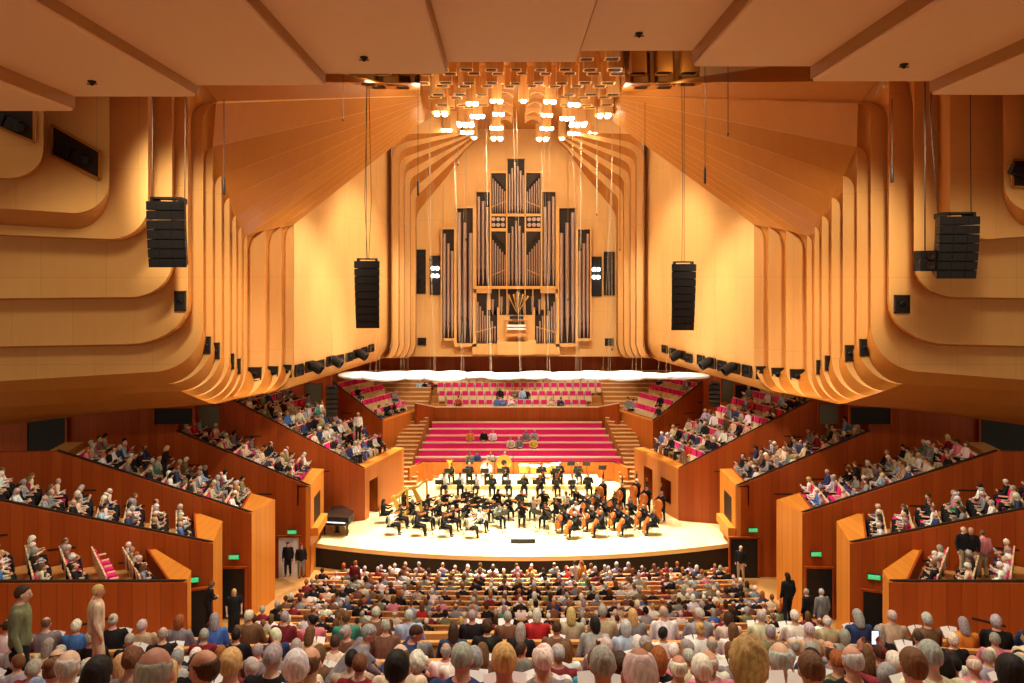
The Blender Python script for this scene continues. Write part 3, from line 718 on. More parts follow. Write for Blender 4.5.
# ---------------------------------------------------------------- line-array loudspeakers
def line_array(px0, px1, py0, py1, Y, n_, curve, yaw, label, cables, taper=1.0):
    a = at(px0, py0, Y); b = at(px1, py1, Y); W_ = b.x - a.x; H = a.z - b.z; h = H / n_
    o = empty('line_array_loudspeaker', ((a.x + b.x) / 2, Y, a.z), yaw, label=label, cat='loudspeaker')
    y = 0; ang = 0
    m = MB(); m.box((0, .0, .1), (W_ * .8, .5, .06)); m.box((W_ * .36, 0, .04), (.08, .7, .16)); m.box((-W_ * .36, 0, .04), (.08, .7, .16)); m.build('rigging_frame', 'black', o)
    z = -.0
    for k in range(n_):
        ang += curve / n_; ww = W_ * lerp(1, taper, k / n_)
        m = MB(); hh = h * .94; d = .7
        P = [(-ww / 2, -d * .5), (ww / 2, -d * .5), (ww * .36, d * .5), (-ww * .36, d * .5)]
        m.prism(P, -hh, 0); m.box((0, -d * .5 - .01, -hh / 2), (ww * .3, .03, hh * .8)); m.box((-ww * .33, -d * .5 - .01, -hh / 2), (ww * .25, .03, hh * .8)); m.box((ww * .33, -d * .5 - .01, -hh / 2), (ww * .25, .03, hh * .8))
        m.xf(Matrix.Translation((0, y, z)) @ Matrix.Rotation(ang, 4, 'X')); m.build('speaker_cabinet', 'black', o)
        z -= h * math.cos(ang); y += h * math.sin(ang)
    for (x, dx) in cables:
        small = n_ < 7; m = MB(); m.tube([(x * W_, 0, .1), (x * W_ + dx, .05, 3), (x * W_, 0, 9)], .006 if small else .015, 6); m.build('cable', 'wirepale' if small else 'wire', o)
line_array(151, 187, 202, 266, 22.2, 7, .22, .12, 'black line-array loudspeaker hanging at the far left over the audience', [(-.45, 0), (.42, 0)])
line_array(936, 973, 217, 277, 22.2, 7, .24, -.12, 'black line-array loudspeaker hanging at the far right over the audience', [(-.42, -.2), (.42, 0)])
line_array(355, 380, 261, 328, 36.5, 9, .28, .1, 'tall black line-array loudspeaker hanging left of the stage', [(-.05, .0), (.05, .12), (0, -.14)], .92)
line_array(671, 695, 264, 330, 36.5, 9, .28, -.1, 'tall black line-array loudspeaker hanging right of the stage', [(.05, .0), (-.05, .05)], .92)
line_array(326, 337, 388, 416, 41.8, 6, .5, .3, 'small black curved loudspeaker array above the left stage box', [(0, 0)])
line_array(709, 720, 384, 405, 41.8, 5, .5, -.3, 'small black curved loudspeaker array above the right stage box', [(0, 0)])
a = at(925, 261, 22.6); o = empty('stage_lantern_cluster', a, label='small black spotlight cluster beside the far right loudspeaker', cat='spotlight')
m = MB(); m.box((0, 0, 0), (.5, .4, .62)); m.build('housing', 'black', o)
for sz in (-.15, .15):
    m = MB(); m.lathe([(.12, 0), (.12, .14), (.09, .14), (.01, .05)], (0, 0, 0), 12); m.xf(Matrix.Translation((0, -.2, sz)) @ Matrix.Rotation(PI / 2, 4, 'X')); m.build('lens', 'dark', o)
m = MB(); m.tube([(0, 0, .3), (0, 0, 6)], .02, 6); m.build('cable', 'wire', o)
# microphones and suspension cables hanging from the crown
for k, (px, y1, Y, mic) in enumerate(((224, 195, 24, 1), (418, 196, 38, 1), (705, 184, 30, 1), (892, 183, 24, 1), (343, 120, 30, 0), (728, 135, 30, 0), (458, 165, 38, 2), (466, 240, 38, 2), (597, 215, 38, 2), (568, 300, 40, 2), (581, 250, 42, 2),
                                     (443, 340, 40, 2), (430, 260, 42, 2), (620, 250, 42, 0), (612, 350, 42, 2), (645, 300, 42, 0))):
    p = at(px, y1, Y); top = 25.5 if Y > 29 else 19.4
    o = empty('hanging_microphone' if mic == 1 else 'suspension_cable', p, label=('black hanging microphone rod, %s from the left' % ORD[{0: 0, 1: 1, 2: 2, 3: 3}.get(k, 0)] if mic == 1 else
              '%s vertical suspension cable, %s from the left over the stage' % ('pale' if mic else 'dark', ORD[sorted((343, 728, 458, 466, 597, 568, 581, 443, 430, 620, 612, 645)).index(px)])), cat='microphone' if mic == 1 else 'cable')
    m = MB(); m.tube([(0, 0, 0), (0, 0, top - p.z)], .022 if k in (6, 8) else .014, 6); m.build('cable', 'wirepale' if mic == 2 else 'wire', o)
    if mic == 1:
        m = MB(); L_ = 17 / F * Y; m.lathe([(.02, 0), (.05, .04), (.05, L_ * .8), (.03, L_), (.01, L_ + .03)], (0, 0, 0), 10); m.build('microphone_body', 'black', o, 40)
    else:
        m = MB(); m.lathe([(.01, -.06), (.035, 0), (.035, .06), (.01, .1)], (0, 0, 0), 8); m.build('end_clip', 'wire', o, 40)
# ---------------------------------------------------------------- choir terraces, stairs, benches
def plat(name, pts, z0, z1, mat, kind='structure'):
    m = MB(); m.prism(pts, z0, z1); return tag(m.build(name, mat), kind=kind)
def mx_poly(p): return p
plat('wall_choir_front', [(-6.3, 49.3), (6.3, 49.3), (7.05, 47.9), (7.2, 48.0), (6.45, 49.5), (-6.45, 49.5), (-7.2, 48.0), (-7.05, 47.9)], 0, 1.22, 'boxmid')
m = MB()
for a, b in (((-6.35, 49.35, 1.28), (6.35, 49.35, 1.28)), ((6.35, 49.35, 1.28), (7.1, 47.9, 1.1)), ((-6.35, 49.35, 1.28), (-7.1, 47.9, 1.1))): m.bar(a, b, .07)
tag(m.build('choir_handrail', 'dark'), 'thin handrail along the front wall of the red choir benches', 'handrail')
BEN = []
m = MB()
for k in range(6):
    Y = 50.1 + .9 * k; hw = 7.0 - .14 * k; zt = 1.26 + .3 * k; zf = zt - .85
    m.box((0, Y + .25, (zf) / 2 - .05), (2 * hw + .1, .92, zf + .1))
    BEN.append((Y, hw, zf, zt))
tag(m.build('floor_choir', 'steps'), kind='structure')
for k, (Y, hw, zf, zt) in enumerate(BEN):
    o = empty('choir_bench', (0, Y, zf), label='long magenta choir bench, %s from the stage' % ORD[k], cat='bench', group='magenta choir benches behind the stage')
    m = MB(); m.box((0, .46, .5), (2 * hw, .1, .56), rx=-.12); m.build('backrest', 'pink', o)
    m = MB(); m.box((0, .2, .4), (2 * hw, .5, .12)); m.build('seat', 'pink', o)
    m = MB(); m.box((0, .51, .82), (2 * hw + .04, .16, .09)); m.build('top_rail', 'palewood', o)
    m = MB(); m.box((0, .25, .17), (2 * hw, .3, .34)); m.build('bench_base', 'seatwood', o)
plat('wall_choir_parapet', [(-6.15, 55.7), (6.15, 55.7), (6.15, 55.9), (-6.15, 55.9)], 2.3, 3.72, 'box')
for s in (-1, 1):
    plat('wall_choir_side', [(s * 6.15, 55.7), (s * 7.3, 54.0), (s * 7.5, 54.1), (s * 6.3, 55.95)][::s], 1.5, [3.72, 4.3, 4.3, 3.72][::s], 'box')
    m = MB(); nose = MB()
    for j in range(19):
        Y = 47.2 + .47 * j; z = .185 * (j + 1)
        xi = 7.12 - .12 * max(0, Y - 50) if Y > 49.2 else 6.6
        m.box((s * (xi + 8.5) / 2, Y + .25, z / 2), (8.5 - xi, .5, z))
        nose.box((s * (xi + 8.5) / 2, Y - .0, z + .01), (8.5 - xi, .07, .05))
    tag(m.build('stairs_' + ('left' if s < 0 else 'right'), 'steps'), kind='structure')
    m = MB()
    for j in range(9):
        m.box((s * 9.9, 56.2 + .55 * j, 1.9 + .13 * j), (6.4, .56, 3.8 + .26 * j))
        nose.box((s * 9.9, 55.92 + .55 * j, 3.81 + .26 * j), (6.4, .06, .07))
    tag(m.build('stairs_upper_' + ('left' if s < 0 else 'right'), 'steps'), kind='structure')
    tag(nose.build('trim_stairs_' + ('left' if s < 0 else 'right'), 'palewood'), kind='structure')
m = MB(); m.bar((-6.15, 55.75, 3.76), (6.15, 55.75, 3.76), .12, .08); 
for s in (-1, 1): m.bar((s * 6.15, 55.75, 3.78), (s * 7.4, 54.0, 4.36), .1, .08)
tag(m.build('parapet_rail', 'palewood'), 'pale rail capping the parapet between choir benches and upper seats', 'handrail')
UP = []
m = MB()
for k, (x0, x1) in enumerate(((-5.4, 5.8), (-6.1, 6.0), (-6.3, 7.4), (-8.6, 8.4))):
    Y = 56.7 + 1.05 * k; zf = 3.12 + .5 * k
    m.box((0, Y + .1, zf / 2), (13.4 if k < 3 else 17.5, 1.06, zf)); UP.append((Y, x0, x1, zf))
m.box((0, 61, 2.5), (20, 1.2, 5))
tag(m.build('floor_upper_choir', 'steps'), kind='structure')
# ---------------------------------------------------------------- theatre seats (tipped up)
def make_seat():
    o = empty('theatre_seat', (0, 0, 0), label='seat', cat='seat')
    m = MB(); m.box((0, .02, .84), (.43, .08, .34), rx=-.14); m.build('backrest', 'pink', o)
    m = MB(); m.box((0, .07, .62), (.53, .03, .85), rx=-.14); m.build('back_shell', 'palewood', o)
    m = MB(); m.box((0, -.06, .46), (.46, .07, .40), rx=-.1); m.build('seat_pan', 'palewood', o)
    for s in (-1, 1):
        m = MB(); m.box((s * .265, -.08, .62), (.035, .34, .05)); m.box((s * .265, -.04, .31), (.03, .1, .62)); m.build('armrest', 'palewood', o)
    return o
SEAT = register(make_seat()); first_seat = True
def seat(p, rz, label, group):
    global first_seat
    o = put(SEAT, first_seat, p, rz, label, group); first_seat = False
    o.scale = (1, 1, 1)
for k, (Y, x0, x1, zf) in enumerate(UP):
    n_ = int((x1 - x0) / .6)
    for c in range(n_):
        x = x0 + .3 + c * .6
        seat((x, Y, zf), 0, 'magenta seat, %s upper choir row, %s from the left' % (ORD[k], ORD[c]), 'empty seats under the organ')
# ---------------------------------------------------------------- seats in the boxes; spots for the audience
SPOTS = []       # (box, row, col, position, facing)
def box_spots(b):
    R = b['rows']; s = b['side']; n_, m_ = R['n'], R['m']
    r, o = b['r'], b['o']; f = Vector((-r.y, r.x, 0));
    if f.dot(o) > 0: f = -f                      # people face the stage, against the outward direction
    out = []
    for k in range(n_):
        for c in range(m_):
            p = b['D'] + o * (R['s0'] + k * R['p']) + r * (.35 + c * (b['W'] - .3) / m_)
            zf = b['ztop'] - R['drop'] + b['slope'] * (R['s0'] + k * R['p'] + b['off'])
            q = Vector((p.x * -s, p.y, zf)); ff = Vector((f.x * -s, f.y, 0))
            out.append((k, c, q, math.atan2(ff.y, ff.x) - PI / 2))
    return out
SIDE = {-1: 'left', 1: 'right'}
NICE = {'stage_box': 'stage box', 'organ_side_box': 'box beside the organ', 'side_box': 'second box', 'middle_box': 'third box', 'lower_box': 'fourth box', 'corner_box': 'nearest box'}
for b in BOX:
    sp = box_spots(b); b['spots'] = sp; nice = '%s %s' % (SIDE[b['side']], NICE[b['name']])
    if b['name'] in ('stage_box', 'organ_side_box'):
        for (k, c, q, rz) in sp:
            seat(q, rz + PI, 'magenta seat, %s, %s row up, %s from the parapet' % (nice, ORD[k], ORD[c]), 'seats in the stage side boxes')
            # seats are modelled facing -y
    else:
        R = b['rows']
        for k in range(R['n']):
            row = [t for t in sp if t[0] == k]; a = row[0][2]; z = row[-1][2]; rz = row[0][3]
            o = empty('seat_row', a, rz + PI, label='row of joined magenta seats in the %s, %s from its front' % (nice, ORD[k]), cat='row of seats', group='seat rows in the side boxes')
            d = (z - a); d = Matrix.Rotation(-(rz + PI), 3, 'Z') @ d
            for j in range(len(row)):
                q = d * (j / (len(row) - 1)); w_ = d.length / (len(row) - 1)
                m = MB(); m.box((q.x, q.y + .06, .60), (w_ * .86, .05, .8), rx=-.14); so = m.build('seat', 'palewood', o)
                m = MB(); m.box((q.x, q.y + .01, .74), (w_ * .7, .06, .36), rx=-.14); m.box((q.x, q.y - .2, .42), (w_ * .78, .42, .08)); m.build('cushion', 'pink', so)
                m = MB(); m.box((q.x + w_ / 2, q.y - .14, .62), (.04, .42, .05)); m.build('armrest', 'palewood', so)
# ---------------------------------------------------------------- doors, exit signs, openings
def door(name, x, y, z0, w_, h, mat, rz=0, leaf=None):
    o = empty(name, (x, y, z0), rz, kind='structure')
    m = MB(); m.box((0, 0, h / 2), (w_, .06, h)); m.build('doorway', mat, o)
    m = MB()
    for s in (-1, 1): m.box((s * (w_ / 2 + .04), -.02, h / 2), (.08, .12, h + .08))
    m.box((0, -.02, h + .04), (w_ + .16, .12, .08)); m.build('door_frame', 'box', o)
    return o
def text_mesh(cu):
    t = bpy.data.objects.new('text_source', cu); COL.objects.link(t)
    me = bpy.data.meshes.new_from_object(t.evaluated_get(bpy.context.evaluated_depsgraph_get())); bpy.data.objects.remove(t)
    return me
def exit_sign(px, py, Y, label, rz=0):
    p = at(px, py, Y); o = empty('exit_sign', p, rz, label=label, cat='exit sign')
    m = MB(); m.box((0, .02, 0), (.46, .08, .2)); m.build('sign_box', 'black', o)
    m = MB(); m.box((0, -.03, 0), (.43, .02, .17)); m.build('sign_face', 'exit', o)
    cu = bpy.data.curves.new('lettering', 'FONT'); cu.body = 'EXIT'; cu.size = .17; cu.align_x = 'CENTER'; cu.align_y = 'CENTER'; cu.extrude = .003
    t = bpy.data.objects.new('lettering', text_mesh(cu)); COL.objects.link(t); t.parent = o; t.location = (0, -.045, 0); t.rotation_euler = (PI / 2, 0, 0); t.data.materials.append(M['white'])
door('door_1', at(289, 560, 36.4).x, 36.42, -1.2, 1.0, 2.0, 'whitewall'); door('door_2', at(744, 560, 36.4).x, 36.42, -1.2, 1.35, 1.95, 'black')
door('door_3', at(234, 590, 32.05).x, 32.05, -1.1, .95, 2.1, 'black', .06); door('door_4', at(819, 590, 32.05).x, 32.05, -1.1, 1.1, 2.1, 'black', -.06)
door('door_5', at(197, 600, 28.2).x, 28.2, -.6, .8, 2.3, 'black', .34); door('door_6', at(879, 600, 28.2).x, 28.2, -.6, 1.1, 2.2, 'black', -.34)
exit_sign(292, 532, 36.3, 'green exit sign over the lit doorway beside the left of the stage')
exit_sign(753, 530, 36.3, 'green exit sign over the dark doorway beside the right of the stage')
exit_sign(234, 557, 31.9, 'green exit sign over the middle dark doorway on the left')
exit_sign(816, 554, 31.9, 'green exit sign over the middle dark doorway on the right')
exit_sign(192.5, 580, 28.2, 'green exit sign over the nearest dark doorway on the left, above the balcony heads', .3)
exit_sign(874, 577, 28.2, 'green exit sign over the nearest dark doorway on the right, above the balcony heads', -.3)
# dark doorways and glass under the plywood, behind the top rows
for k, (x0, x1, y0, y1, Y, mat) in enumerate(((28, 66, 418, 456, 36.35, 'black'), (155, 193, 408, 424, 36.35, 'black'), (199, 220, 405, 428, 38.9, 'greenglass'), (306, 322, 384, 409, 46, 'greenglass'),
                                             (980, 1030, 418, 452, 36.35, 'black'), (850, 890, 407, 424, 36.35, 'black'), (819, 838, 404, 424, 38.9, 'greenglass'), (722, 733, 380, 402, 46, 'greenglass'), (735, 800, 385, 408, 45, 'black'))):
    a = at(x0, y1, Y); b = at(x1, y0, Y)
    door('door_%d' % (k + 7), (a.x + b.x) / 2, Y, a.z, b.x - a.x, b.z - a.z, mat)
# openings with equipment high on the near left and right walls
for k, (poly, Y) in enumerate((([(-12, 107), (36, 109), (36, 143), (-12, 122)], 19.9), ([(53, 125), (101, 152), (101, 180), (53, 155)], 21.9), ([(1011, 160), (1040, 160), (1040, 188), (1011, 187)], 21.9))):
    pts = [at(px, py, Y) for px, py in poly]; c = sum(pts, Vector()) / 4
    o = empty('equipment_opening', c, label=['dark slanted opening at the very top left of the wall', 'dark slanted opening with black equipment on the upper left wall', 'dark opening at the right edge of the upper wall'][k], cat='wall opening')
    m = MB(); m.slab([p - c for p in pts], (0, -.04, 0)); m.build('opening_back', 'dark', o)
    m = MB()
    for j in range(4): m.bar(pts[j] - c + Vector((0, -.05, 0)), pts[(j + 1) % 4] - c + Vector((0, -.05, 0)), .07)
    m.build('opening_frame', 'birchshade', o)
    m = MB(); m.box((-.3, -.16, .05), (.5, .2, .3), ry=.4); m.box((.15, -.16, -.15), (.35, .2, .3), ry=.4); m.lathe([(.1, 0), (.14, .2)], (.35, -.2, -.35), 10); m.build('black_equipment', 'black', o)
# ---------------------------------------------------------------- people
def remesh(mb, vox, name, mat, smooth=2):
    me0 = bpy.data.meshes.new('tmp'); me0.from_pydata(mb.v, [], mb.f)
    o = bpy.data.objects.new('tmp', me0); COL.objects.link(o)
    r = o.modifiers.new('r', 'REMESH'); r.mode = 'VOXEL'; r.voxel_size = vox
    if smooth:
        q = o.modifiers.new('s', 'SMOOTH'); q.iterations = smooth; q.factor = .5
    me = bpy.data.meshes.new_from_object(o.evaluated_get(bpy.context.evaluated_depsgraph_get()))
    bpy.data.objects.remove(o); bpy.data.meshes.remove(me0)
    me.name = name; me.materials.clear(); me.materials.append(M[mat])
    me.polygons.foreach_set('use_smooth', [True] * len(me.polygons))
    return me
V = Vector
def limb(m, pts, rr, n=10):
    pts = [V(p) for p in pts]
    for i in range(len(pts) - 1): m.tube([pts[i], pts[i + 1]], [rr[i], rr[i + 1]], n)
    for p, r in zip(pts, rr): m.ball(p, r, n, 6)
def hand(m, w_, d, curl=.6, s=1.0, side=1):
    """palm and five bent fingers from wrist w_ along direction d"""
    w_ = V(w_); d = V(d).normalized(); up = V((0, 0, 1)) if abs(d.z) < .8 else V((0, 1, 0)); u = d.cross(up).normalized() * side; v = u.cross(d) * side
    m.tube([w_, w_ + d * .045, w_ + d * .085 * s], [.026, .038, .034], 8)
    for k in range(4):
        b = w_ + d * .08 * s + u * (k - 1.5) * .02; L = (.075, .085, .08, .062)[k] * s
        c = b + (d * math.cos(curl * .5) - v * math.sin(curl * .5)) * L * .5; e = c + (d * math.cos(curl * 1.5) - v * math.sin(curl * 1.5)) * L * .5
        m.tube([b, c, e], [.0105, .0095, .008], 6)
    b = w_ + d * .03 - u * .03; c = b - u * .028 + d * .03; m.tube([b, c, c + d * .03 - v * .01], [.013, .011, .009], 6)
def head_prims(m, h, tilt=0.0, turn=0.0):
    R = Matrix.Translation(V(h)) @ Matrix.Rotation(turn, 4, 'Z') @ Matrix.Rotation(-tilt, 4, 'X'); q = MB()
    q.ball((0, -.012, .02), (.076, .096, .098), 16, 12); q.ball((0, .022, -.045), (.056, .066, .062), 12, 9); q.ball((0, .045, -.085), (.03, .035, .025), 8, 6)
    q.tube([(0, .082, .018), (0, .112, -.026)], [.008, .016], 8); q.ball((0, .103, -.026), .017, 8, 6)
    q.ball((0, .083, -.058), (.026, .014, .011), 8, 6); q.ball((0, .074, .03), (.05, .016, .012), 8, 6)
    for s in (-1, 1): q.ball((s * .078, -.005, -.005), (.012, .02, .032), 8, 6); q.ball((s * .036, .062, -.015), (.024, .022, .02), 8, 6)
    q.xf(R); m.v, m.f = (m.v + q.v, m.f + [tuple(i + len(m.v) for i in f) for f in q.f]); return R
def eyes_mesh(R):
    m = MB()
    for s in (-1, 1): m.ball((s * .031, .083, .006), (.012, .009, .008), 8, 6)
    return m.xf(R)
def hair_mb(kind, R):
    n, mm = 28, 20; q = MB(); rings_ = []
    rnd = random.Random(hash(kind) % 99 if False else len(kind) * 7)
    for j in range(mm + 1):
        t = min(max(PI * j / mm, .03), PI - .03); ring = []
        for k in range(n):
            a = 2 * PI * k / n; d = V((math.sin(t) * math.cos(a), math.sin(t) * math.sin(a), math.cos(t)))
            front = d.y; low = -d.z; s = 1.0
            thick = {'short': 1.07, 'bald': 1.04, 'long': 1.11, 'curly': 1.17, 'bob': 1.14, 'bun': 1.07, 'thin': 1.05}[kind]
            rr = V((.076, .098, .098)) * thick
            hide = 0
            line = .30 - .75 * max(0, front)           # hairline: shown where z above the line at the front
            if d.z < (.55 * front + (.0 if kind not in ('long', 'bob', 'curly') else -.25) - (.42 if front < .1 else 0)) + (.12 if front > .5 else 0): hide = 1
            if kind in ('bald', 'thin') and (d.z > (.42 if kind == 'bald' else .80) - .1 * front): hide = 1
            f = .80 if hide else 1.0
            if kind == 'curly' and not hide: f *= 1 + .07 * math.sin(a * 9 + j) * math.sin(j * 2.1 + k) + rnd.uniform(-.03, .03)
            p = V((d.x * rr.x * f, d.y * rr.y * f - .014, d.z * rr.z * f + .02))
            if kind == 'long' and front < .25 and d.z < .0: p.z -= .13 * min(1, -d.z * 1.6); p.x *= 1.12; p.y -= .01
            if kind == 'bob' and front < .3 and d.z < .1: p.z -= .07 * min(1, .1 - d.z); p.x *= 1.08
            ring.append(p)
        rings_.append(ring)
    q.rings(rings_[::-1])
    if kind == 'bun': q.ball((0, -.125, .06), (.045, .04, .045), 10, 8)
    return q.xf(R)
def figure(pose):
    """joints of a figure; origin under the hips, facing +y. returns skin, top, bottom primitives and the head matrix"""
    seated = pose.get('seated', True)
    lean = pose.get('lean', .0)
    hz = .56 if seated else .93
    H = V((0, 0, hz)); tilt = pose.get('tilt', .25); turn = pose.get('turn', 0)
    up = V((0, math.sin(lean), math.cos(lean)))
    S = H + up * .46; neck = S + up * .06; hd = neck + V((0, .04, .100))
    sw = pose.get('sw', .185); g = pose.get('girth', 1.0)
    body, top, bot, shoe = MB(), MB(), MB(), MB()
    R = head_prims(body, hd, tilt, turn)
    body.tube([S, hd + V((0, -.005, -.05))], [.06, .05], 10)
    def torso(m, e):
        rg = []
        for f, a, b in ((-.10, .13, .10), (-.02, .165, .125), (.10, .155, .12), (.25, .165, .125), (.36, .185, .12), (.43, .175, .10), (.475, .12, .075), (.50, .07, .06)):
            c = H + up * f; gg = g if f < .3 else 1 + (g - 1) * .4
            rg.append([c + V(((a * gg + e) * math.cos(t), (b * gg + e) * math.sin(t), 0)) for t in (2 * PI * k / 16 for k in range(16))])
        m.rings(rg)
    torso(body, 0); torso(top, .016)
    for i, s in ((0, -1), (1, 1)):
        sh = S + V((s * sw, 0, -.03)); el, wr, hdir = pose['arms'][i]
        el = V((el[0] * s, el[1], el[2])) + H; wr = V((wr[0] * s, wr[1], wr[2])) + H; hdir = V((hdir[0] * s, hdir[1], hdir[2]))
        limb(body, [sh, el, wr], [.048, .038, .026]); hand(body, wr, hdir, pose.get('curl', .7), 1, s)
        if pose.get('short'): limb(top, [sh, sh.lerp(el, .75)], [.066, .06])
        else: limb(top, [sh, el, wr.lerp(el, .08)], [.066, .052, .040])
        m = body
        hp = H + V((s * .085, 0, -.01))
        if seated:
            kn = V((s * .13, .42, .50)); ft = V((s * .13, .40 + pose.get('foot', .04), .09))
            if 'knee' in pose: kn = V((s * pose['knee'], .40, .50)); ft = V((s * pose['knee'] * 1.0, .42, .09))
        else: kn = V((s * .10, .02 + (.05 if s > 0 else 0), .49)); ft = V((s * .11, -.02 + (.06 if s > 0 else 0), .09))
        limb(m, [hp, kn, ft], [.08, .055, .04])
        if pose.get('skirt') and i == 0:
            bot.rings([[V((a * math.cos(t), b * math.sin(t), z)) for t in (2 * PI * k / 16 for k in range(16))] for a, b, z in ((.16, .12, hz + .1), (.19, .14, hz - .08), (.20, .16, .45), (.22, .17, .2))])
        elif not pose.get('skirt'): limb(bot, [hp, kn, ft + V((0, 0, .02))], [.098, .075, .058])
        shoe.ball(ft + V((0, .05, -.045)), (.045, .12, .045), 10, 7); body.ball(ft + V((0, .05, -.04)), (.035, .1, .035), 8, 6)
    if not pose.get('skirt'): bot.ball(H + V((0, 0, -.02)), (.17, .14, .12), 12, 8)
    return body, top, bot, shoe, R
LAP = ((.27, .10, .10), (.10, .30, .06), (-.5, .8, .1))
READ = ((.25, .12, .16), (.13, .32, .20), (-.5, .6, .45))
POSES = {
 'sit_lap': dict(arms=(LAP, LAP)),
 'sit_read': dict(arms=(READ, READ), tilt=.5, lean=.04),
 'sit_lean': dict(arms=(LAP, READ), tilt=.35, lean=.22, turn=.25),
 'sit_turn': dict(arms=(LAP, LAP), turn=.95, tilt=.1, lean=-.05),
 'sit_back': dict(arms=(((.26, .02, .13), (.14, .2, .03), (-.4, .9, 0)), LAP), turn=-.7, tilt=.05, lean=-.12),
 'phone_up': dict(arms=(READ, ((.36, .22, .46), (.28, .30, .70), (-.2, .3, .9))), tilt=0, lean=.05),
 'phone_two': dict(arms=(((.30, .25, .40), (.12, .42, .56), (-.3, .3, .9)),) * 2, tilt=0),
 'stand': dict(seated=False, arms=(((.25, -.02, .16), (.24, .06, -.08), (0, .2, -1)),) * 2, tilt=.15),
 'stand_lean': dict(seated=False, arms=(((.24, .12, .16), (.12, .30, .12), (-.4, .8, 0)),) * 2, tilt=.5, lean=.2, turn=.2),
 'stand_bend': dict(seated=False, arms=(((.22, .35, .16), (.16, .50, .02), (0, .6, -.6)),) * 2, tilt=.6, lean=.75, turn=-.3),
 'stand_skirt': dict(seated=False, skirt=True, arms=(((.25, -.02, .16), (.24, .06, -.08), (0, .2, -1)),) * 2, tilt=.2, short=True),
 'violin': dict(arms=(((.32, .16, .30), (.30, .38, .48), (-.6, .2, .5)), ((.38, .12, .24), (.20, .34, .40), (-.6, .8, 0))), tilt=.25, turn=.35, lean=.02),
 'cello': dict(arms=(((.34, .16, .30), (.10, .26, .48), (-.8, .2, .3)), ((.40, .22, .14), (.28, .42, .02), (-.6, .7, -.1))), knee=.26, lean=.02, tilt=.25),
 'wind': dict(arms=(((.27, .16, .18), (.07, .30, .34), (-.6, .5, .2)),) * 2, tilt=.12),
 'bass': dict(seated=False, arms=(((.36, .16, .34), (.16, .30, .52), (-.6, .4, .3)), ((.36, .22, .18), (.26, .40, 0), (-.4, .7, -.2))), tilt=.3, lean=.1),
 'harp': dict(arms=(((.26, .26, .28), (.12, .50, .36), (0, 1, .1)),) * 2, tilt=.25, knee=.22),
}
FIG = {}
def fig(pose, vox):
    k = (pose, vox)
    if k not in FIG:
        b, t, lo, sh, R = figure(POSES[pose])
        FIG[k] = dict(body=remesh(b, vox, 'person', 'skin'), top=remesh(t, vox * 1.15, 'jacket', 'cloth'), bottom=remesh(lo, vox * 1.3, 'trousers', 'cloth'),
                      shoes=remesh(sh, vox * 1.2, 'shoes', 'cloth'), R=R, eyes=eyes_mesh(R).mesh('eyes', 'black', True), hair={})
    return FIG[k]
SKIN = [(.62, .33, .22), (.68, .40, .28), (.55, .27, .17), (.70, .44, .33), (.30, .14, .08)]
HAIRC = {'white': (.80, .76, .64), 'grey': (.36, .33, .30), 'silver': (.55, .52, .48), 'black': (.015, .012, .01), 'dark brown': (.06, .028, .014), 'brown': (.16, .075, .03), 'blonde': (.58, .38, .14), 'auburn': (.36, .11, .03)}
TOPC = {'white': (.80, .78, .74), 'cream': (.72, .60, .42), 'navy': (.03, .05, .13), 'black': (.015, .014, .016), 'grey': (.22, .22, .23), 'pale blue': (.38, .52, .70), 'red': (.55, .03, .03), 'maroon': (.20, .02, .03),
        'green': (.06, .28, .20), 'pink': (.70, .22, .28), 'brown': (.18, .09, .05), 'beige': (.50, .38, .25), 'blue': (.07, .17, .45), 'orange': (.75, .25, .04), 'olive': (.20, .19, .10), 'striped grey': (.35, .34, .36), 'yellow': (.7, .5, .08), 'teal': (.05, .3, .33)}
def jit(c, a=.12):
    return (*[max(0, min(1, x * random.uniform(1 - a, 1 + a))) for x in c], 1)
def person(pose, loc, rz, hk, hc, tc, label, group=None, vox=.02, bot='black', skin=None, scale=1.0, cat='person', topname='jacket', topmat=None, name='person', shoes=True):
    f = fig(pose, vox)
    if hk not in f['hair']: f['hair'][hk] = hair_mb(hk, f['R']).mesh('hair', 'hair', True)
    o = bpy.data.objects.new(name, f['body']); COL.objects.link(o); o.location = loc; o.rotation_euler = (0, 0, rz); o.scale = (scale,) * 3
    o.color = jit(skin or random.choice(SKIN[:4] if random.random() < .93 else SKIN), .08)
    for nm, me, c in ((topname, f['top'], TOPC[tc]), ('skirt' if POSES[pose].get('skirt') else 'trousers', f['bottom'], TOPC[bot]), ('hair', f['hair'][hk], HAIRC[hc]), ('eyes', f['eyes'], (0, 0, 0)), ('shoes', f['shoes'], (.02, .015, .012))):
        if nm == 'shoes' and not shoes: continue
        c_ = bpy.data.objects.new(nm, me); COL.objects.link(c_); c_.parent = o; c_.color = jit(c)
        if nm == topname and topmat:
            c_.material_slots[0].link = 'OBJECT'; c_.material_slots[0].material = M[topmat]
    return tag(o, label, cat, group)
HK = {'short': 'short', 'bald': 'thinning', 'long': 'long', 'curly': 'curly', 'bob': 'bobbed', 'bun': 'pinned-up', 'thin': 'thin'}
def random_look():
    hk = random.choices(['short', 'bald', 'long', 'curly', 'bob', 'bun', 'thin'], [34, 13, 10, 8, 16, 4, 9])[0]
    hc = random.choices(['white', 'grey', 'silver', 'black', 'dark brown', 'brown', 'blonde', 'auburn'], [20, 17, 14, 8, 17, 14, 7, 4])[0]
    if hk in ('bald', 'thin') and hc in ('black', 'blonde', 'auburn'): hc = 'silver'
    if hk == 'long' and hc in ('white', 'silver'): hc = 'brown'
    tc = random.choices(list(TOPC), [17, 10, 8, 24, 13, 4, 2, 2.5, .8, 1.6, 7, 9, 2, .6, 3, 5, .5, .5])[0]
    return hk, hc, tc
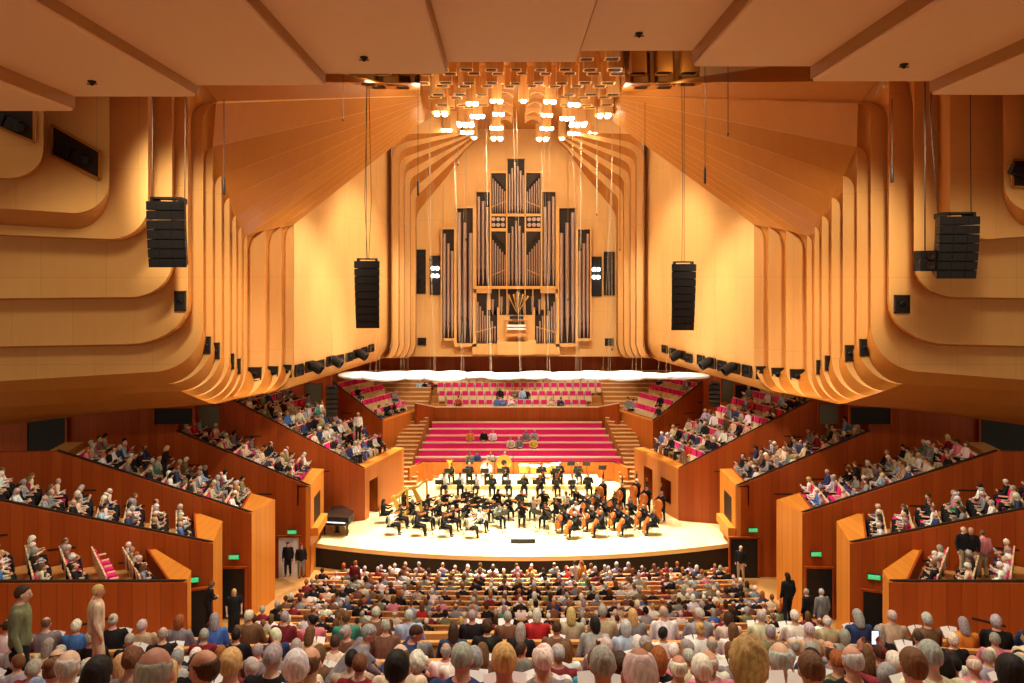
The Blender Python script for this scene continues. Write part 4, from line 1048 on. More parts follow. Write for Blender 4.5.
# stuff crowd: one vertex-coloured mesh
class Crowd:
    def __init__(s): s.v = []; s.f = []; s.c = []; s.n = 0
    def part(s, mb, T, col):
        A = np.array(mb.v); A = A @ T[0].T + T[1]; k = s.n
        s.v.append(A); s.n += len(A); s.f += [tuple(i + k for i in f) for f in mb.f]; s.c += [col] * len(mb.f)
    def build(s, name, mat):
        me = bpy.data.meshes.new(name); me.from_pydata(np.concatenate(s.v).tolist(), [], s.f); me.materials.append(M[mat])
        ca = me.color_attributes.new('Col', 'FLOAT_COLOR', 'CORNER'); out = np.ones((len(me.loops), 4), dtype=np.float32)
        cnt = np.array([len(f) for f in s.f]); out[:, :3] = np.repeat(np.array(s.c, dtype=np.float32), cnt, axis=0)
        ca.data.foreach_set('color', out.ravel()); me.polygons.foreach_set('use_smooth', [True] * len(me.polygons))
        me.set_sharp_from_angle(angle=math.radians(60))
        o = bpy.data.objects.new(name, me); COL.objects.link(o); return o
I4 = Matrix.Identity(4)
def simple(read):
    hd, hr, to, lo, sk, pg = MB(), {}, MB(), MB(), MB(), MB()
    hd.ball((0, .035, 1.19), (.075, .09, .115), 10, 7); hd.tube([(0, 0, 1.03), (0, .02, 1.1)], [.05, .048], 6, False)
    T = Matrix.Translation((0, .035, 1.195))
    for k in ('short', 'bald', 'bob', 'long', 'curly'):
        q = MB(); n = 10; rg = []
        for j in range(8):
            t = min(max(PI * j / 7, .1), PI - .1); ring = []
            for a_ in range(n):
                a = 2 * PI * a_ / n; d = V((math.sin(t) * math.cos(a), math.sin(t) * math.sin(a), math.cos(t)))
                hide = d.z < .55 * d.y - .35 or (k == 'bald' and d.z > .45); f_ = .8 if hide else {'short': 1.12, 'bald': 1.08, 'bob': 1.25, 'long': 1.2, 'curly': 1.35}[k]
                p = V((d.x * .076 * f_, d.y * .097 * f_ - .014, d.z * .105 * f_ + .01))
                if k in ('long', 'bob') and d.y < .2 and d.z < 0: p.z -= (.16 if k == 'long' else .05)
                ring.append(p)
            rg.append(ring)
        q.rings(rg[::-1]); hr[k] = q.xf(T)
    to.rings([[(a * math.cos(t), b * math.sin(t) + y, z) for t in (2 * PI * k / 10 for k in range(10))] for a, b, z, y in ((.17, .13, .45, 0), (.18, .14, .62, 0), (.19, .13, .85, 0), (.20, .11, .98, .0), (.12, .07, 1.05, .005))])
    for s in (-1, 1):
        el = (s * .27, .10, .68); wr = (s * .12, .32, .78 if read else .64)
        to.tube([(s * .19, 0, .96), el, wr], [.065, .055, .042], 6)
        sk.ball((wr[0] * .8, wr[1] + .05, wr[2]), (.035, .05, .03), 6, 4)
        lo.tube([(s * .09, 0, .52), (s * .12, .42, .52), (s * .12, .46, .12)], [.09, .072, .055], 6)
    if read: pg.box((-.07, .38, .84), (.14, .012, .2), rx=-.7, rz=.2); pg.box((.07, .38, .84), (.14, .012, .2), rx=-.7, rz=-.2)
    return hd, hr, to, lo, sk, pg
SIMP = [simple(False), simple(True)]
CR = Crowd()
def crowd_person(loc, rz, dark=False):
    hd, hr, to, lo, sk, pg = SIMP[random.random() < .42]
    hk, hc, tc = random_look()
    if dark and random.random() < .45: hc, tc = random.choice(['dark brown', 'brown', 'grey', 'auburn']), random.choice(['black', 'brown', 'maroon', 'grey', 'olive', 'black'])
    hk = {'bun': 'short', 'thin': 'bald'}.get(hk, hk)
    a = rz + random.uniform(-.25, .25); sc = random.uniform(.93, 1.05); lean = random.uniform(-.06, .16)
    R = np.array(Matrix.Rotation(a, 3, 'Z') @ Matrix.Rotation(-lean, 3, 'X')) * sc; T = (R, np.array(loc) + np.array([random.uniform(-.04, .04), random.uniform(-.05, .05), 0]))
    sc_ = jit(random.choice(SKIN[:4]))[:3]
    CR.part(hd, T, sc_); CR.part(hr[hk], T, jit(HAIRC[hc])[:3]); CR.part(to, T, jit(TOPC[tc])[:3]); CR.part(lo, T, jit(TOPC[random.choice(['black', 'navy', 'grey', 'beige', 'brown', 'black'])])[:3])
    CR.part(sk, T, sc_)
    if pg.v: CR.part(pg, T, (.8, .79, .76))
# ---------------------------------------------------------------- rows of seats in the balcony and stalls
def row_mesh(y, x0, x1, z, curve, h=.80):
    o = empty('seat_row', ((x0 + x1) / 2, curve(y, (x0 + x1) / 2), z))
    I = Matrix.Translation(-o.location); n = max(2, int((x1 - x0) / .57)); w_ = (x1 - x0) / n
    bk, pk, rl = MB(), MB(), MB()
    for j in range(n):
        x = x0 + (j + .5) * w_; yy = curve(y, x); rz = math.atan2(curve(y, x + .3) - curve(y, x - .3), .6)
        bk.box((x, yy - .27, z + .52), (w_ * .95, .04, h - .18), rz=rz, rx=.12)
        pk.box((x, yy - .21, z + .58), (w_ * .8, .07, .46), rz=rz, rx=.12); pk.box((x, yy + .02, z + .42), (w_ * .8, .44, .08), rz=rz)
        rl.box((x, yy - .31, z + h + .03), (w_, .09, .05), rz=rz)
    bk.xf(I).build('backrest', 'seatwood', o); pk.xf(I).build('cushion', 'pink', o); rl.xf(I).build('top_rail', 'steps' if False else 'seatwood', o)
    return o
def visible_half(Y): return .70 * Y + 1.2
flat = lambda y, x: y + .0035 * x * x
bal = lambda y, x: crow_y(y, x)
SR = []
for k, (y, z) in enumerate(SROW):
    hw = 9.3 if k < 10 else 9.5
    segs = [(-hw + .0, -3.4), (-3.1, 3.1), (3.4, hw)] if k % 2 == 0 else [(-hw, -.2), (.2, hw)]
    segs = [(-hw, hw)]
    for (a, b) in segs:
        o = row_mesh(y, a, b, z, flat, .92); tag(o, 'long row of joined wooden stalls seats, %s from the stage' % ORD[k], 'row of seats', 'stalls seat rows in front of the stage')
    n = int(2 * hw / .57)
    for j in range(n):
        x = -hw + (j + .5) * 2 * hw / n
        if abs(x) > 8.4 and k < 4 and random.random() < .5: continue
        if random.random() < .88: crowd_person((x, flat(y, x), z), 0, True)
for k, (y, z) in enumerate(CROW):
    hw = min(10.2, visible_half(y))
    o = row_mesh(y, -hw - CX * -1 if False else -hw + CX, hw + CX, z, bal); tag(o, 'curved row of joined wooden balcony seats, %s behind the balcony front' % ORD[k], 'row of seats', 'balcony seat rows nearest the viewer')
# ---------------------------------------------------------------- balcony audience, individually built
PRE = {(12, 'c'): None}
cntp = 0
poses = ['sit_lap', 'sit_read', 'sit_lean', 'sit_turn', 'sit_back']
def paint(hc, hk): return '%s %s hair' % (HK[hk], hc)
BAL = []
for k, (y, z) in enumerate(CROW[:10]):
    hw = min(9.9, .69 * y + .3); n = int(2 * hw / .58)
    for j in range(n):
        x = CX + (-hw + (j + .5) * 2 * hw / n)
        if abs(x) > 9.6: continue
        BAL.append((k, j, x, y, z, n))
BOOK = []
for (px, hk_, j) in ((157, 'bald', 0), (640, 'thin', 1), (748, 'curly', 2)): BAL.append((10, j, (px - VX) / F * 3.3 + CX, 3.3, CROW[10][1] + (-.16, -.15, -.12)[j], 3))
for (k, j, x, y, z, n) in BAL:
    if k < 10 and random.random() < (.05 if k < 2 else .14): continue
    hk, hc, tc = random_look(); pose = random.choices(poses, [44, 26, 12, 9, 9])[0]
    topmat = None; vox = .0145 if k > 7 else .02; ex = {}
    yy = bal(y, x); px = VX + F * (x - CX) / yy
    # the people that stand out in the photograph
    if k == 10 and abs(px - 640) < 45: hk, hc, tc, pose = 'thin', 'white', 'navy', 'sit_lap'
    elif k == 10 and abs(px - 748) < 45: hk, hc, pose = 'curly', 'blonde', 'sit_lap'
    elif k == 10 and abs(px - 150) < 45: hk, hc, pose = 'bald', 'grey', 'sit_lap'
    elif k == 8 and abs(px - 310) < 30: hk, hc, tc, pose = 'bald', 'brown', 'white', 'sit_lap'; topmat = 'plaid'
    elif k == 8 and abs(px - 372) < 34: hk, hc, tc, pose = 'short', 'black', 'maroon', 'phone_up'
    elif k == 9 and abs(px - 15) < 50: hk, hc = 'curly', 'auburn'
    elif k == 6 and abs(px - 915) < 22: pose = 'phone_two'
    person(pose, (x + random.uniform(-.05, .05), yy + random.uniform(-.04, .04), z), random.uniform(-.2, .2) + .02 * -x, hk, hc, tc,
           'person with %s, %s top, %s balcony row, %s from left' % (paint(hc, hk), tc.replace('striped ', '') if topmat is None else 'checked', ORD[k], ORD[j]),
           'seated balcony audience', vox, random.choice(['black', 'navy', 'beige', 'grey']), None, random.uniform(.94, 1.03), topmat=topmat, shoes=False)
    cntp += 1
    if pose == 'sit_read': BOOK.append((x, yy, z, k, j))
    if pose in ('phone_up', 'phone_two'):
        o = empty('mobile_phone', (x + (.27 if pose == 'phone_up' else 0), yy + (.36 if pose == 'phone_up' else .48), z + (1.36 if pose == 'phone_up' else 1.22)), 0,
                  label='lit mobile phone held up, %s balcony row, %s from left' % (ORD[k], ORD[j]), cat='phone')
        m = MB(); m.box((0, 0, 0), (.075, .010, .15)); m.build('phone_body', 'black', o)
        m = MB(); m.box((0, -.006, 0), (.068, .004, .138)); m.build('screen', 'screen', o)
for (x, y, z, k, j) in BOOK:
    o = empty('programme_booklet', (x, y + .40, z + .82), random.uniform(-.3, .3), label='open white programme held in the %s balcony row, %s seat from left' % (ORD[k], ORD[j]), cat='booklet', group='programmes in the balcony')
    for s in (-1, 1):
        m = MB(); m.box((s * .07, 0, 0), (.135, .010, .19), rx=-.75, ry=s * .18); m.build('page', 'white', o)
print('BALCONY PEOPLE', cntp)
# ---------------------------------------------------------------- box audience
EMPTY = {('organ_side_box', -1): .72, ('organ_side_box', 1): .82, ('stage_box', -1): .12, ('stage_box', 1): .38}
for b in BOX:
    nice = '%s %s' % (SIDE[b['side']], NICE[b['name']])
    indiv = b['name'] in ('corner_box', 'lower_box')
    for (k, c, q, rz) in b['spots']:
        e = EMPTY.get((b['name'], b['side']), .10)
        if b['name'] == 'stage_box' and b['side'] == 1: e = .1 if k < 4 else .62 if k < 6 else .4
        if b['name'] == 'organ_side_box': e = .35 if k == 0 else .92
        if b['name'] == 'corner_box' and b['side'] == -1 and k == 1: e = 1
        if random.random() < e: continue
        if indiv and cntp < 296:
            cntp += 1
            hk, hc, tc = random_look(); pose = random.choices(poses[:3], [4, 4, 2])[0]
            person(pose, q, rz + random.uniform(-.2, .2), hk, hc, tc, '%s, %s top, %s, %s row, %s seat' % (paint(hc, hk), tc.replace('striped ', ''), nice, ORD[k], ORD[c]),
                   'audience in the nearest side boxes', .02, 'black', None, random.uniform(.95, 1.05), shoes=False)
        else: crowd_person(q, rz)
# ---------------------------------------------------------------- people on the choir benches, standing figures
for (px, k, hk, hc, tc) in ((470, 3, 'short', 'brown', 'orange'), (484, 3, 'short', 'dark brown', 'black'), (493, 3, 'bald', 'grey', 'white'), (526, 3, 'bob', 'grey', 'grey'), (534.5, 3, 'short', 'silver', 'striped grey'),
                          (510.5, 2, 'bob', 'blonde', 'cream'), (519, 2, 'short', 'white', 'grey'), (533.5, 2, 'short', 'dark brown', 'yellow'), (469.5, 0, 'bob', 'brown', 'olive'), (477, 0, 'short', 'dark brown', 'navy'), (490.5, 0, 'short', 'auburn', 'beige'), (505, 0, 'short', 'grey', 'navy')):
    Y, hw, zf, zt = BEN[k]; x = (px - VX) / F * (Y + .1) + CX
    person('sit_lap', (x, Y + .12, zf + .02), PI + random.uniform(-.3, .3), hk, hc, tc, 'person in %s top on the %s magenta choir bench, %s' % (tc, ORD[k], 'left end' if px < 480 else 'middle' if px < 515 else 'right of group') if px not in (526, 505, 490.5, 493) else
           'person in %s top seated on the %s choir bench beside others' % (tc, ORD[k]), 'listeners on the choir benches', .026, shoes=False)
for (px, k) in ((458, 0), (497, 0), (503, 0), (511, 0), (551, 0), (560, 0), (500, 1), (515, 1), (522, 1), (527, 1), (420, 2), (426, 2), (431, 2), (424, 3)):
    Y, x0, x1, zf = UP[k]; x = (px - VX) / F * Y + CX
    crowd_person((x, Y - .1, zf), PI)
STANDING = [  # px of the figure, py of head top, distance, pose, facing, hair, colours, label
 (20, 583, 10.9, 'stand', -1.2, 'short', 'dark brown', 'olive', 'black', 1.08, 'large person in an olive shirt standing against the far left box wall'),
 (96, 583, 11.7, 'stand', -1.0, 'short', 'blonde', 'cream', 'cream', .9, 'person in a long cream coat standing against the left box wall'),
 (208, 583, 25.4, 'stand_lean', -.9, 'bob', 'brown', 'black', 'black', .92, 'person in a black jacket standing by the nearest left doorway'),
 (234, 588, 24.4, 'stand_skirt', 3.6, 'long', 'blonde', 'black', 'black', .95, 'long-haired blonde person in a black sleeveless dress by the left doorway'),
 (288, 541, 36.0, 'stand', 3.14, 'short', 'black', 'black', 'black', 1.0, 'dark-suited person standing in the lit left doorway'),
 (301, 543, 35.4, 'stand', 3.5, 'short', 'dark brown', 'black', 'grey', .97, 'usher in black jacket and grey skirt beside the lit left doorway'),
 (741, 545, 35.6, 'stand', 2.6, 'short', 'white', 'black', 'beige', 1.0, 'white-haired person in a black jacket and beige trousers at the right doorway'),
 (575, 560, 33.3, 'stand', .3, 'short', 'dark brown', 'cream', 'cream', 1.0, 'person in a cream shirt standing near the front stalls row'),
 (584, 562, 33.3, 'stand_lean', .8, 'bob', 'auburn', 'orange', 'orange', 1.0, 'person in an orange shawl leaning over at the front stalls row'),
 (355, 560, 32.6, 'stand', -.4, 'short', 'auburn', 'maroon', 'black', 1.0, 'person in a maroon top standing at the left of the front stalls'),
 (807, 588, 25.0, 'stand', .6, 'short', 'grey', 'black', 'black', .95, 'grey-haired person in black standing by the dark right doorway'),
 (822, 588, 24.2, 'stand', .2, 'short', 'silver', 'grey', 'grey', 1.0, 'person in a grey suit seen from behind by the dark right doorway'),
 (788, 572, 24.5, 'stand', .3, 'long', 'black', 'black', 'black', 1.0, 'long dark-haired person in black standing by the pale right wall'),
 (338, 637, 9.0, 'stand_bend', -1.2, 'short', 'grey', 'grey', 'grey', .95, 'person in a grey suit bending over among the balcony seats left of centre'),
 (388, 634, 9.4, 'stand_bend', -1.4, 'short', 'dark brown', 'navy', 'navy', .9, 'person in a blue suit bending beside another, left of centre'),
 (555, 462, 48.3, 'stand', 3.14, 'short', 'grey', 'black', 'black', 1.0, 'timpanist in black standing beside the drums at the back of the stage'),
 (164, 446, 33.8, 'stand_lean', -1.4, 'long', 'blonde', 'black', 'black', 1.0, 'person with long blonde hair bending forward while standing in the left third box'),
 (858, 462, 33.8, 'stand_lean', 1.2, 'bob', 'brown', 'black', 'black', .95, 'person in dark clothes standing and leaning in the right third box'),
 (868, 463, 34.0, 'stand_lean', 2.4, 'short', 'silver', 'beige', 'black', .95, 'person in a beige jacket standing beside another in the right third box'),
 (358, 412, 43.6, 'stand', 3.6, 'short', 'white', 'white', 'black', 1.0, 'person in a white shirt standing in the left stage box aisle'),
 (930, 640, 7.4, 'stand_skirt', .2, 'bun', 'brown', 'yellow', 'yellow', .8, 'person in a mustard dress getting up among the right balcony seats'),
]
for (px, py, Y, pose, rz, hk, hc, tc, bc, sc, lab) in STANDING:
    p = at(px, py, Y); hgt = {'stand': 1.705, 'stand_lean': 1.64, 'stand_skirt': 1.69, 'stand_bend': 1.44}[pose] * sc
    person(pose, (p.x, Y, p.z - hgt), rz, hk, hc, tc, lab, None, .016 if Y < 20 else .022, bc, None, sc)
for (px, py, Y, rz, hk, hc, tc, lab) in ((963, 524, 25.6, 3.3, 'bald', 'white', 'black', 'white-haired person in a black jacket standing in the nearest right box'), (971, 525, 25.9, 2.6, 'thin', 'silver', 'black', 'person in a dark suit standing beside another in the nearest right box'),
                                  (983, 528, 26.2, -.3, 'bun', 'brown', 'pink', 'person in a pink top seen from behind in the nearest right box')):
    p = at(px, py, Y); person('stand', (p.x, Y, p.z - 1.75), rz, hk, hc, tc, lab, None, .02, 'beige')
o = CR.build('seated_audience', 'crowd')
tag(o, 'dense seated audience filling the stalls and the farther side boxes', 'audience', None, 'stuff')
print('CROWD FACES', len(o.data.polygons))
# ---------------------------------------------------------------- orchestra
def fiddle_outline(L, W_):
    pts = []
    prof = [(0, .0), (.02, .22), (.08, .38), (.2, .46), (.32, .40), (.42, .29), (.5, .27), (.58, .29), (.66, .36), (.78, .38), (.9, .30), (.97, .16), (1, .0)]
    for t, w_ in prof: pts.append((w_ * W_, t * L))
    for t, w_ in prof[-2:0:-1]: pts.append((-w_ * W_, t * L))
    return pts
def fiddle(kind):
    L, W_, D, neck, label = {'violin': (.36, .21, .05, .24, ''), 'cello': (.76, .46, .15, .55, ''), 'double_bass': (1.12, .68, .24, .78, '')}[kind]
    o = empty(kind, (0, 0, 0), label=kind, cat=kind.replace('_', ' '))
    m = MB(); m.prism(fiddle_outline(L, W_), -D / 2, D / 2); b = m.build('body', 'violin', o)
    bv = b.modifiers.new('bevel', 'BEVEL'); bv.width = D * .12; bv.segments = 1
    m = MB(); m.box((0, L + neck * .45, D * .45), (W_ * .12, neck * .95, D * .2)); m.box((0, L * .75, D * .62), (W_ * .13, L * .55, D * .12)); m.build('fingerboard', 'black', o)
    m = MB(); m.tube([(0, L + neck * .9, D * .4), (0, L + neck * 1.08, D * .3), (0, L + neck * 1.1, D * .0)], [W_ * .07, W_ * .09, W_ * .06], 8); m.build('scroll', 'violin', o, 40)
    m = MB(); m.box((0, L * .38, D * .65), (W_ * .3, .012, D * .35)); m.box((0, L * .16, D * .58), (W_ * .14, L * .24, D * .1)); m.build('tailpiece', 'black', o)
    if kind != 'violin':
        m = MB(); m.tube([(0, 0, 0), (0, -.22 if kind == 'cello' else -.14, 0)], .012, 6); m.build('endpin', 'metal', o)
    m = MB(); s = {'violin': 1, 'cello': 1.0, 'double_bass': 1.0}[kind]
    m.tube([(-.25 * s - W_ * .5, L * .5, D * .9 + .04), (.42 * s, L * .62, D * .9 + .04)], .008, 6); m.build('bow', 'dark', o)
    return register(o)
def simple_inst(kind):
    o = empty(kind, (0, 0, 0), label=kind, cat=kind.replace('_', ' ')); m = MB()
    if kind == 'clarinet': m.lathe([(.012, 0), (.014, .5), (.035, .6), (.033, .6)], (0, 0, 0), 10); m.build('tube', 'black', o, 40); m = MB(); m.lathe([(.017, .2), (.018, .22), (.017, .24)], (0, 0, 0), 10); m.lathe([(.017, .4), (.018, .42), (.017, .44)], (0, 0, 0), 10); m.build('keys', 'metal', o)
    if kind == 'flute': m.tube([(0, 0, 0), (0, 0, .66)], .012, 8); m.build('tube', 'metal', o); m = MB(); m.tube([(0, .015, .2), (0, .015, .5)], .008, 6); m.build('keys', 'metal', o)
    if kind == 'bassoon': m.tube([(0, 0, 0), (0, 0, 1.25)], [.04, .028], 8); m.tube([(.05, 0, .05), (.05, 0, .8)], .03, 8); m.build('tube', 'violin', o, 40); m = MB(); m.tube([(.05, 0, .8), (.02, -.2, .9)], .008, 6); m.build('crook', 'metal', o)
    if kind == 'trumpet':
        m.tube([(0, 0, 0), (0, 0, .42)], .011, 8); m.lathe([(.011, .4), (.025, .46), (.065, .52), (.063, .52)], (0, 0, 0), 12); m.tube([(0, .06, .1), (0, .06, .34)], .011, 8); m.build('tube', 'brass', o, 40)
        m = MB(); [m.tube([(0, -.02, .18 + .035 * k), (0, .09, .18 + .035 * k)], .013, 8) for k in range(3)]; m.build('valves', 'brass', o)
    if kind == 'trombone':
        m.tube([(0, 0, 0), (0, 0, .85)], .011, 8); m.tube([(.08, 0, .1), (.08, 0, .85)], .011, 8); m.lathe([(.011, .3), (.03, .5), (.10, .62), (.098, .62)], (-.08, 0, 0), 12); m.build('tube', 'brass', o, 40)
        m = MB(); m.tube([(0, 0, .85), (.04, 0, .89), (.08, 0, .85)], .011, 8); m.build('slide', 'brass', o)
    if kind == 'french_horn':
        m.tube([(.15 * math.cos(a), 0, .15 * math.sin(a)) for a in (2 * PI * k / 16 for k in range(17))], .02, 8); m.lathe([(.02, 0), (.05, .08), (.15, .17), (.148, .17)], (0, 0, -.1), 14); m.build('coil', 'brass', o, 40)
        m = MB(); m.tube([(.1, 0, .1), (.25, 0, .3)], .01, 6); m.build('mouthpipe', 'brass', o)
    if kind == 'tuba':
        m.tube([(.22 * math.cos(a), 0, .3 + .32 * math.sin(a)) for a in (2 * PI * k / 16 for k in range(17))], .055, 8); m.lathe([(.06, .4), (.12, .8), (.24, .98), (.236, .98)], (.1, 0, 0), 14); m.build('coil', 'brass', o, 40)
        m = MB(); m.tube([(-.1, 0, .5), (-.2, -.1, .75)], .012, 6); m.build('mouthpipe', 'brass', o)
    return register(o)
def chair_proto():
    o = empty('orchestra_chair', (0, 0, 0), label='chair', cat='chair')
    m = MB(); m.box((0, 0, .44), (.44, .44, .05)); m.build('seat', 'black', o); m = MB(); m.box((0, -.22, .72), (.42, .04, .3), rx=.1); m.build('backrest', 'black', o)
    for x in (-1, 1):
        for y in (-1, 1): m = MB(); m.tube([(x * .19, y * .19, .43), (x * .22, y * .22, 0)], .014, 6); m.build('leg', 'metal', o)
    return register(o)
def stand_proto():
    o = empty('music_stand', (0, 0, 0), label='stand', cat='music stand')
    m = MB(); m.box((0, 0, 1.0), (.50, .02, .36), rx=-.5); m.box((0, -.10, .86), (.50, .06, .015)); m.build('desk', 'black', o)
    m = MB(); m.tube([(0, .02, .95), (0, .02, .12)], .014, 6); m.build('pole', 'black', o)
    m = MB(); [m.tube([(0, .02, .2), (.26 * math.cos(a), .02 + .26 * math.sin(a), .01)], .011, 6) for a in (.5, 2.6, 4.7)]; m.build('base', 'black', o)
    m = MB(); m.box((0, -.015, 1.01), (.42, .006, .29), rx=-.5); m.build('sheet_music', 'white', o)
    return register(o)
PR = {k: fiddle(k) for k in ('violin', 'cello', 'double_bass')}
for k in ('clarinet', 'flute', 'bassoon', 'trumpet', 'trombone', 'french_horn', 'tuba'): PR[k] = simple_inst(k)
PR['chair'] = chair_proto(); PR['stand'] = stand_proto(); used = set()
def place(kind, loc, eul, label, group):
    o = put(PR[kind], kind not in used, loc, 0, label, group); used.add(kind); o.rotation_euler = eul; return o
def musician(x, y, z, inst, where, face=None, col='black', stand=True, hk=None):
    a = math.atan2(38.3 - y, .05 - x) - PI / 2 if face is None else face
    a += random.uniform(-.12, .12)
    pose = {'violin': 'violin', 'cello': 'cello', 'double_bass': 'bass'}.get(inst, 'wind')
    h1, hc, _ = random_look(); hk = hk or h1
    if random.random() < .5: hc = random.choice(['dark brown', 'black', 'brown', 'blonde'])
    tc = random.choices(['black', 'white', 'grey'], [6, 3, .6])[0]
    nm = inst.replace('_', ' ') if inst else 'player'
    person(pose, (x, y, z), a, hk, hc, tc, '%s player, %s, %s' % (nm, paint(hc, hk), where), 'orchestra musicians', .026, 'black', None, random.uniform(.96, 1.05), cat='musician', name='musician')
    R = Matrix.Rotation(a, 4, 'Z'); W = lambda v: Vector((x, y, z)) + R @ Vector(v)
    if inst == 'violin': Mx = R @ Matrix.Rotation(math.radians(38), 4, 'Z') @ Matrix.Rotation(math.radians(12), 4, 'X'); place('violin', W((-.10, .14, 1.04)), Mx.to_euler(), 'violin with bow %s' % where, 'violins')
    elif inst == 'cello': Mx = R @ Matrix.Rotation(math.radians(65), 4, 'X'); place('cello', W((0, .56, .2)), (R @ Matrix.Rotation(math.radians(112), 4, 'X') @ Matrix.Rotation(0, 4, 'Y')).to_euler(), 'orange-brown cello %s' % where, 'cellos')
    elif inst == 'double_bass': place('double_bass', W((.05, .46, .14)), (R @ Matrix.Rotation(math.radians(100), 4, 'X')).to_euler(), 'large orange-brown double bass %s' % where, 'double basses')
    elif inst == 'tuba': place('tuba', W((0, .22, .55)), (0, 0, a), 'brass tuba %s' % where, 'brass instruments')
    elif inst == 'french_horn': place('french_horn', W((.1, .24, .78)), (0, .3, a), 'brass horn %s' % where, 'brass instruments')
    elif inst in ('trumpet', 'trombone'): place(inst, W((0, .16, 1.12)), (R @ Matrix.Rotation(-PI / 2 + -.15, 4, 'X')).to_euler(), 'brass %s %s' % (inst, where), 'brass instruments')
    elif inst == 'flute': place('flute', W((.02, .17, 1.14)), (R @ Matrix.Rotation(PI / 2 - .1, 4, 'Y')).to_euler(), 'silver flute %s' % where, 'woodwind instruments')
    elif inst: place(inst, W((0, .22, 1.1)) if inst == 'clarinet' else W((.25, .12, .25)), (R @ Matrix.Rotation(PI - .6, 4, 'X') if inst == 'clarinet' else R @ Matrix.Rotation(-.35, 4, 'Y')).to_euler(), '%s %s' % (inst, where), 'woodwind instruments')
    if pose != 'bass': place('chair', (x, y, z), (0, 0, a), 'black orchestra chair %s' % where, 'orchestra chairs')
    if stand: s = W((.2, .95 if inst == 'cello' else .85, 0)); place('stand', (s.x, s.y, z), (0, 0, a), 'black music stand with white score %s' % where, 'music stands')
def gz(y):
    return .5 if y > 46.3 else .25 if y > 44.3 else 0
ci = 0
for ri, (r, n_) in enumerate(((2.6, 7), (3.9, 10), (5.2, 13), (6.5, 16))):
    for k in range(n_):
        th = math.radians(lerp(8, 172, k / (n_ - 1))); x = .05 + r * math.cos(th) * 1.08; y = 38.35 + r * math.sin(th) * .86
        if y > 43.6: continue
        deg = math.degrees(th)
        inst = 'cello' if deg < 58 and ri < 4 else 'violin'
        side = 'to the right of the podium' if deg < 80 else 'behind the podium' if deg < 100 else 'to the left of the podium'
        musician(x, y, 0, inst, '%s arc out, %s seat from the right' % (ORD[ri], ORD[k]), stand=(k % 2 == 0 or inst == 'cello'))
for k, (x, y) in enumerate(((6.0, 42.9), (7.3, 42.3), (7.9, 41.2), (7.0, 43.9), (5.0, 43.7))):
    musician(x, y, 0, 'double_bass', '%s of the basses at the right' % ORD[k], face=PI / 2 + .6, stand=False)
row1 = ['flute', 'flute', 'clarinet', 'clarinet', 'clarinet', 'flute', 'bassoon', 'bassoon', 'clarinet', 'clarinet']
for k, inst in enumerate(row1): musician(-4.6 + k * .98, 45.3, .25, inst, 'on the lower riser, %s from the left' % ORD[k], face=PI + .0)
row2 = ['tuba', 'french_horn', 'french_horn', 'french_horn', 'trumpet', 'trumpet', 'trombone', 'trombone']
for k, inst in enumerate(row2):
    if k in (4,): continue
    musician(-4.3 + k * 1.15, 47.0, .5, inst, 'on the upper riser, %s from the left' % ORD[k], face=PI)
# conductor's podium
o = empty('podium', (.05, 38.3, 0), label='low black conductor podium with pale top at the front of the stage', cat='podium')
m = MB(); m.box((0, 0, .1), (1.25, 1.1, .2)); m.build('base', 'black', o); m = MB(); m.box((0, 0, .225), (1.2, 1.05, .05)); m.build('top', 'palewood', o)
m = MB(); m.tube([(-.6, .5, .2), (-.6, .5, .95), (.6, .5, .95), (.6, .5, .2)], .018, 8); m.build('rail', 'metal', o)
# harps
for k, (x, y, lab) in enumerate(((-6.9, 41.0, 'golden concert harp nearest the left stage box'), (-6.0, 42.7, 'golden concert harp behind the other, left of the stage'))):
    o = empty('harp', (x, y, 0), 0, label=lab, cat='harp'); o.rotation_euler = (0, 0, PI / 2 + .15)
    m = MB(); m.tube([(.0, -.55, .12), (0, -.62, 1.0), (0, -.6, 1.82)], [.075, .06, .07], 10); m.lathe([(.07, 1.78), (.10, 1.84), (.06, 1.9), (.02, 1.94)], (0, -.6, 0), 10); m.build('column', 'gold', o, 40)
    m = MB(); m.tube([(0, -.6, 1.8), (0, -.38, 1.72), (0, -.15, 1.5), (0, .08, 1.42), (0, .2, 1.5)], [.075, .07, .07, .07, .06], 8); m.build('neck', 'gold', o, 40)
    m = MB(); m.tube([(0, .2, 1.45), (0, -.42, .18)], [.10, .22], 10); m.build('soundboard', 'gold', o, 40)
    m = MB(); m.box((0, -.48, .08), (.42, .36, .16)); m.build('pedal_base', 'gold', o)
    m = MB(); [m.tube([(0, lerp(-.5, .1, t), lerp(1.72, 1.42, t)), (0, lerp(-.36, .14, t), lerp(.34, 1.3, t))], .004, 4) for t in [j / 12 for j in range(12)]]; st = m.build('strings', 'wirepale', o); st['kind'] = 'stuff'
    R = Matrix.Rotation(PI / 2 + .15, 4, 'Z'); p = Vector((x, y, 0)) + R @ Vector((.05, .72, 0))
    person('harp', p, PI / 2 + .15 + PI, 'long' if k == 0 else 'bob', 'dark brown', 'black', 'harpist in black seated behind the %s harp' % ('nearer' if k == 0 else 'farther'), 'orchestra musicians', .026, 'black', cat='musician', name='musician')
    place('chair', p, (0, 0, PI / 2 + .15 + PI), 'black chair of the harpist at the %s harp' % ('nearer' if k == 0 else 'farther'), 'orchestra chairs')
